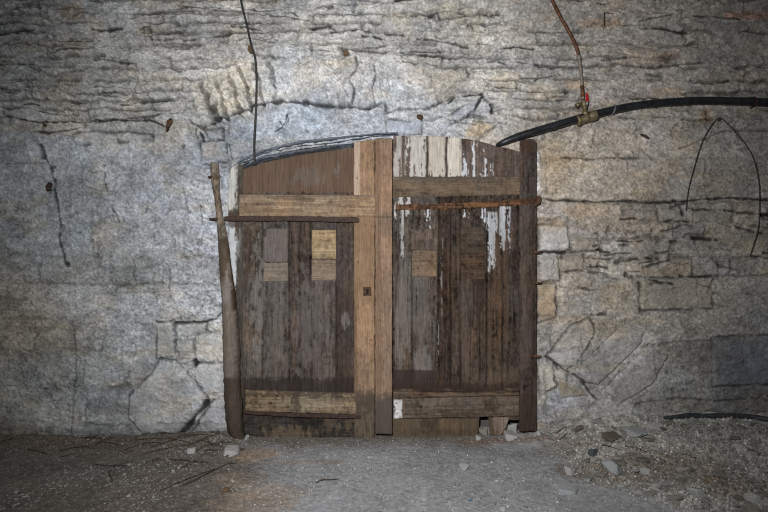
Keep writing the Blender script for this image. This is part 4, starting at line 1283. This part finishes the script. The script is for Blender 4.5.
one_rock(226, 489, 9, 6, 'ochre stone on the clay patch at left', ROCKS[8], M_ochre)
one_rock(247, 437, 5, 8, 'small white splinter of stone against the left leaf', RW[1], rx=.5)
one_rock(536, 426, 7, 6, 'small pale stone at the foot of the right post', RW[2])
one_rock(478, 437, 6, 5, 'small pale chip of stone below the rotted gap', RW[0])

for gx_, gy_, s_, lb in [(483, .045, .045, 'grey stone seen through the rotted gap below the bottom rail'), (512, .05, .05, 'pale stone in the gap between the splintered board and the right post'), (487, .085, .04, 'darker stone at the back of the rotted gap')]:
    sx_ = (gx_ - 384) * (gy_ + D) / F
    tag(rock('rubble_stone', RW[0] if lb[0] == 'p' else ROCKS[1], sx_, gy_, s_, s_ * .7, s_ * 1.1, .3, gx_), lb, 'stone')
rp = random.Random(12)
k = 0
while k < 290:
    px = rp.uniform(535, 790); py = rp.uniform(414, 512)
    x, y = ray_ground(px, py)
    if y > -.05 or y < -1.25: continue
    if float(pile_mask(np.array([x]), np.array([y]))[0]) < rp.uniform(.35, .9): continue
    s = (rp.random() ** 3.0) * .032 + .007
    o = rock('rubble_stone', ROCKS[rp.randrange(9)], x, y, s * rp.uniform(.8, 1.6), s * rp.uniform(.8, 1.3), s * rp.uniform(.4, .9), .35, rp.uniform(0, 6.28), rp.uniform(-.4, .4))
    tag(o, 'unremarkable small broken grey or tan stone in the rubble heap right of the door', 'stone', 'rubble stones right of the door')
    k += 1
for k in range(70):
    px = rp.uniform(-20, 560); py = rp.uniform(440, 520)
    x, y = FP(px, py)
    if y > -.06: continue
    s = (rp.random() ** 2) * .010 + .006
    o = rock('path_pebble', (RW + ROCKS)[rp.randrange(12)], x, y, s * rp.uniform(.9, 1.5), s, s * rp.uniform(.5, .8), .3, rp.uniform(0, 6.28))
    tag(o, 'small pebble lying loose on the grey dust in front of the door', 'pebble', 'loose pebbles on the floor')

# grit: nobody could count it
rg = np.random.RandomState(9)
N = 22000
gx = rg.uniform(-2.7, 2.7, N * 3); gy = -rg.uniform(.03, 1.35, N * 3)
dens = .30 + .85 * pile_mask(gx, gy) + .35 * gauss(gx, gy, -1.3, -.75, .7, .12) + .25 * sst(.2, 1, gx) + .25 * gauss(gx, gy, -1.1, -.1, .4, .15)
keep = (rg.rand(N * 3) < dens * .55)
gx = gx[keep][:N]; gy = gy[keep][:N]; N = len(gx)
gs = (rg.rand(N) ** 3) * .0065 + .0017
gs *= 1 + .9 * pile_mask(gx, gy)
gz = floor_h(gx, gy) + gs * .3
octa = np.array([(1, 0, 0), (-.8, .3, 0), (0, 1, .1), (.1, -1, -.1), (0, .1, .7), (.1, 0, -.7)], float)
tri = np.array([(0, 2, 4), (2, 1, 4), (1, 3, 4), (3, 0, 4), (2, 0, 5), (1, 2, 5), (3, 1, 5), (0, 3, 5)])
ang_ = rg.uniform(0, 6.28, N)
jit = 1 + rg.uniform(-.35, .35, (N, 6, 3))
v = octa[None] * jit * gs[:, None, None]
vx = v[..., 0] * np.cos(ang_)[:, None] - v[..., 1] * np.sin(ang_)[:, None]
vy = v[..., 0] * np.sin(ang_)[:, None] + v[..., 1] * np.cos(ang_)[:, None]
GV = np.stack([vx + gx[:, None], vy + gy[:, None], v[..., 2] + gz[:, None]], -1).reshape(-1, 3)
GF = (tri[None] + (np.arange(N) * 6)[:, None, None]).reshape(-1, 3)
me = bpy.data.meshes.new('gravel')
me.vertices.add(len(GV)); me.vertices.foreach_set('co', GV.astype(np.float32).ravel())
me.loops.add(GF.size); me.loops.foreach_set('vertex_index', GF.astype(np.int32).ravel())
me.polygons.add(len(GF)); me.polygons.foreach_set('loop_start', np.arange(0, GF.size, 3, dtype=np.int32)); me.polygons.foreach_set('loop_total', np.full(len(GF), 3, np.int32))
me.update(calc_edges=True)
pal = np.array([C(175, 174, 170), C(140, 138, 134), C(112, 108, 102), C(124, 114, 102), C(100, 96, 92), C(200, 200, 198)])
pi_ = rg.choice(6, N, p=[.13, .22, .25, .16, .18, .06])
loc_i = np.clip(np.searchsorted(-fy, -gy), 0, len(fy) - 1); loc_j = np.clip(np.searchsorted(fx, gx), 0, len(fx) - 1)
gc = (.42 * pal[pi_] + .62 * fc[loc_i, loc_j]) * rg.uniform(.65, 1.35, (N, 1))
set_col(me, np.repeat(gc, 6, 0))
g = link('gravel', me, mat=M_floor)
tag(g, 'fine pale grit and stone chips scattered over the whole floor', 'gravel', kind='stuff')

# twigs and straw
rt = random.Random(5)
tw = [((95, 446), (116, 436)), ((150, 448), (200, 432)), ((186, 446), (230, 431)), ((196, 452), (226, 440)), ((200, 441), (222, 448)), ((60, 452), (92, 446)), ((28, 450), (48, 455)), ((180, 488), (232, 463)), ((160, 492), (215, 470)),
      ((110, 472), (112, 484)), ((316, 484), (340, 480)), ((212, 430), (240, 446)), ((84, 436), (104, 441)), ((120, 452), (150, 444)), ((0, 444), (20, 436)), ((555, 444), (572, 430)), ((556, 434), (566, 428)), ((625, 447), (655, 455)), ((602, 446), (622, 452)), ((680, 455), (700, 462)),
      ((130, 441), (176, 440)), ((140, 456), (188, 446)), ((205, 436), (214, 452)), ((168, 438), (196, 448))]
for i in range(26):
    ax = rt.uniform(60, 236); ay = rt.uniform(437, 468); L_ = rt.uniform(8, 26); sl = rt.uniform(-.7, .35)
    tw.append(((ax, ay), (min(ax + L_, 245), max(436, ay + sl * L_ * .5))))
for i, (a, b) in enumerate(tw):
    p = []
    for t in (0, .35, .7, 1):
        px = a[0] + (b[0] - a[0]) * t + rt.uniform(-2, 2) * (0 < t < 1); py = a[1] + (b[1] - a[1]) * t + rt.uniform(-1, 1) * (0 < t < 1)
        x, y = ray_ground(px, py)
        y = min(y, -.055)
        p.append((x, y, fz(x, y) + .006 + .008 * math.sin(t * 3)))
    th = rt.uniform(.0018, .0042)
    me = tube_mesh('twig', p, [th, th * .9, th * .7, th * .4], 6, M_twig, .2, i, sub=4)
    if b[0] < 260: lab, gr = 'thin dry brown twig on the dirt left of the door', 'dry twigs left of the door'
    elif a[0] < 400: lab, gr = 'thin single straw on the grey dust before the left leaf', None
    else: lab, gr = 'thin brown splinter lying in the rubble right of the door', 'splinters in the rubble'
    tag(link('twig', me), lab, 'twig', gr)
x, y = FP(470, 501)
o = rock('plastic_scrap', rock_mesh('plastic_scrap', 90, 2), x, y, .011, .008, .006, .2, .4)
o.data.materials.append(M_blue)
tag(o, 'tiny bright blue plastic scrap on the grey path', 'scrap')

# ------------------------------------------------------------------ light, world, camera
w = bpy.data.worlds.new('world'); bpy.context.scene.world = w
w.use_nodes = True
w.node_tree.nodes['Background'].inputs[0].default_value = (.75, .88, 1, 1)
w.node_tree.nodes['Background'].inputs[1].default_value = .05


def spot(name, loc, target, energy, size, blend, radius, color):
    l = bpy.data.lights.new(name, 'SPOT'); l.energy = energy; l.spot_size = math.radians(size); l.spot_blend = blend
    l.shadow_soft_size = radius; l.color = color
    o = bpy.data.objects.new(name, l); col.objects.link(o); o.location = loc
    from mathutils import Vector
    o.rotation_euler = (Vector(target) - Vector(loc)).to_track_quat('-Z', 'Y').to_euler()
    return o


spot('flash', (-.25, -3.6, 1.80), (-.06, 0, 1.46), 530, 106, 1.0, .035, (1, .995, .99))

cam = bpy.data.cameras.new('camera'); cam.lens = 24; cam.sensor_width = 36
co = bpy.data.objects.new('camera', cam); col.objects.link(co)
co.location = (0, -D, CH); co.rotation_euler = (math.pi / 2, 0, 0)
sc = bpy.context.scene
sc.camera = co
sc.cycles.use_denoising = False
sc.cycles.filter_width = 1.15
sc.view_settings.view_transform = 'Standard'
sc.view_settings.look = 'None'
sc.view_settings.gamma = 1
sc.view_settings.use_curve_mapping = False
sc.view_settings.exposure = 0.0
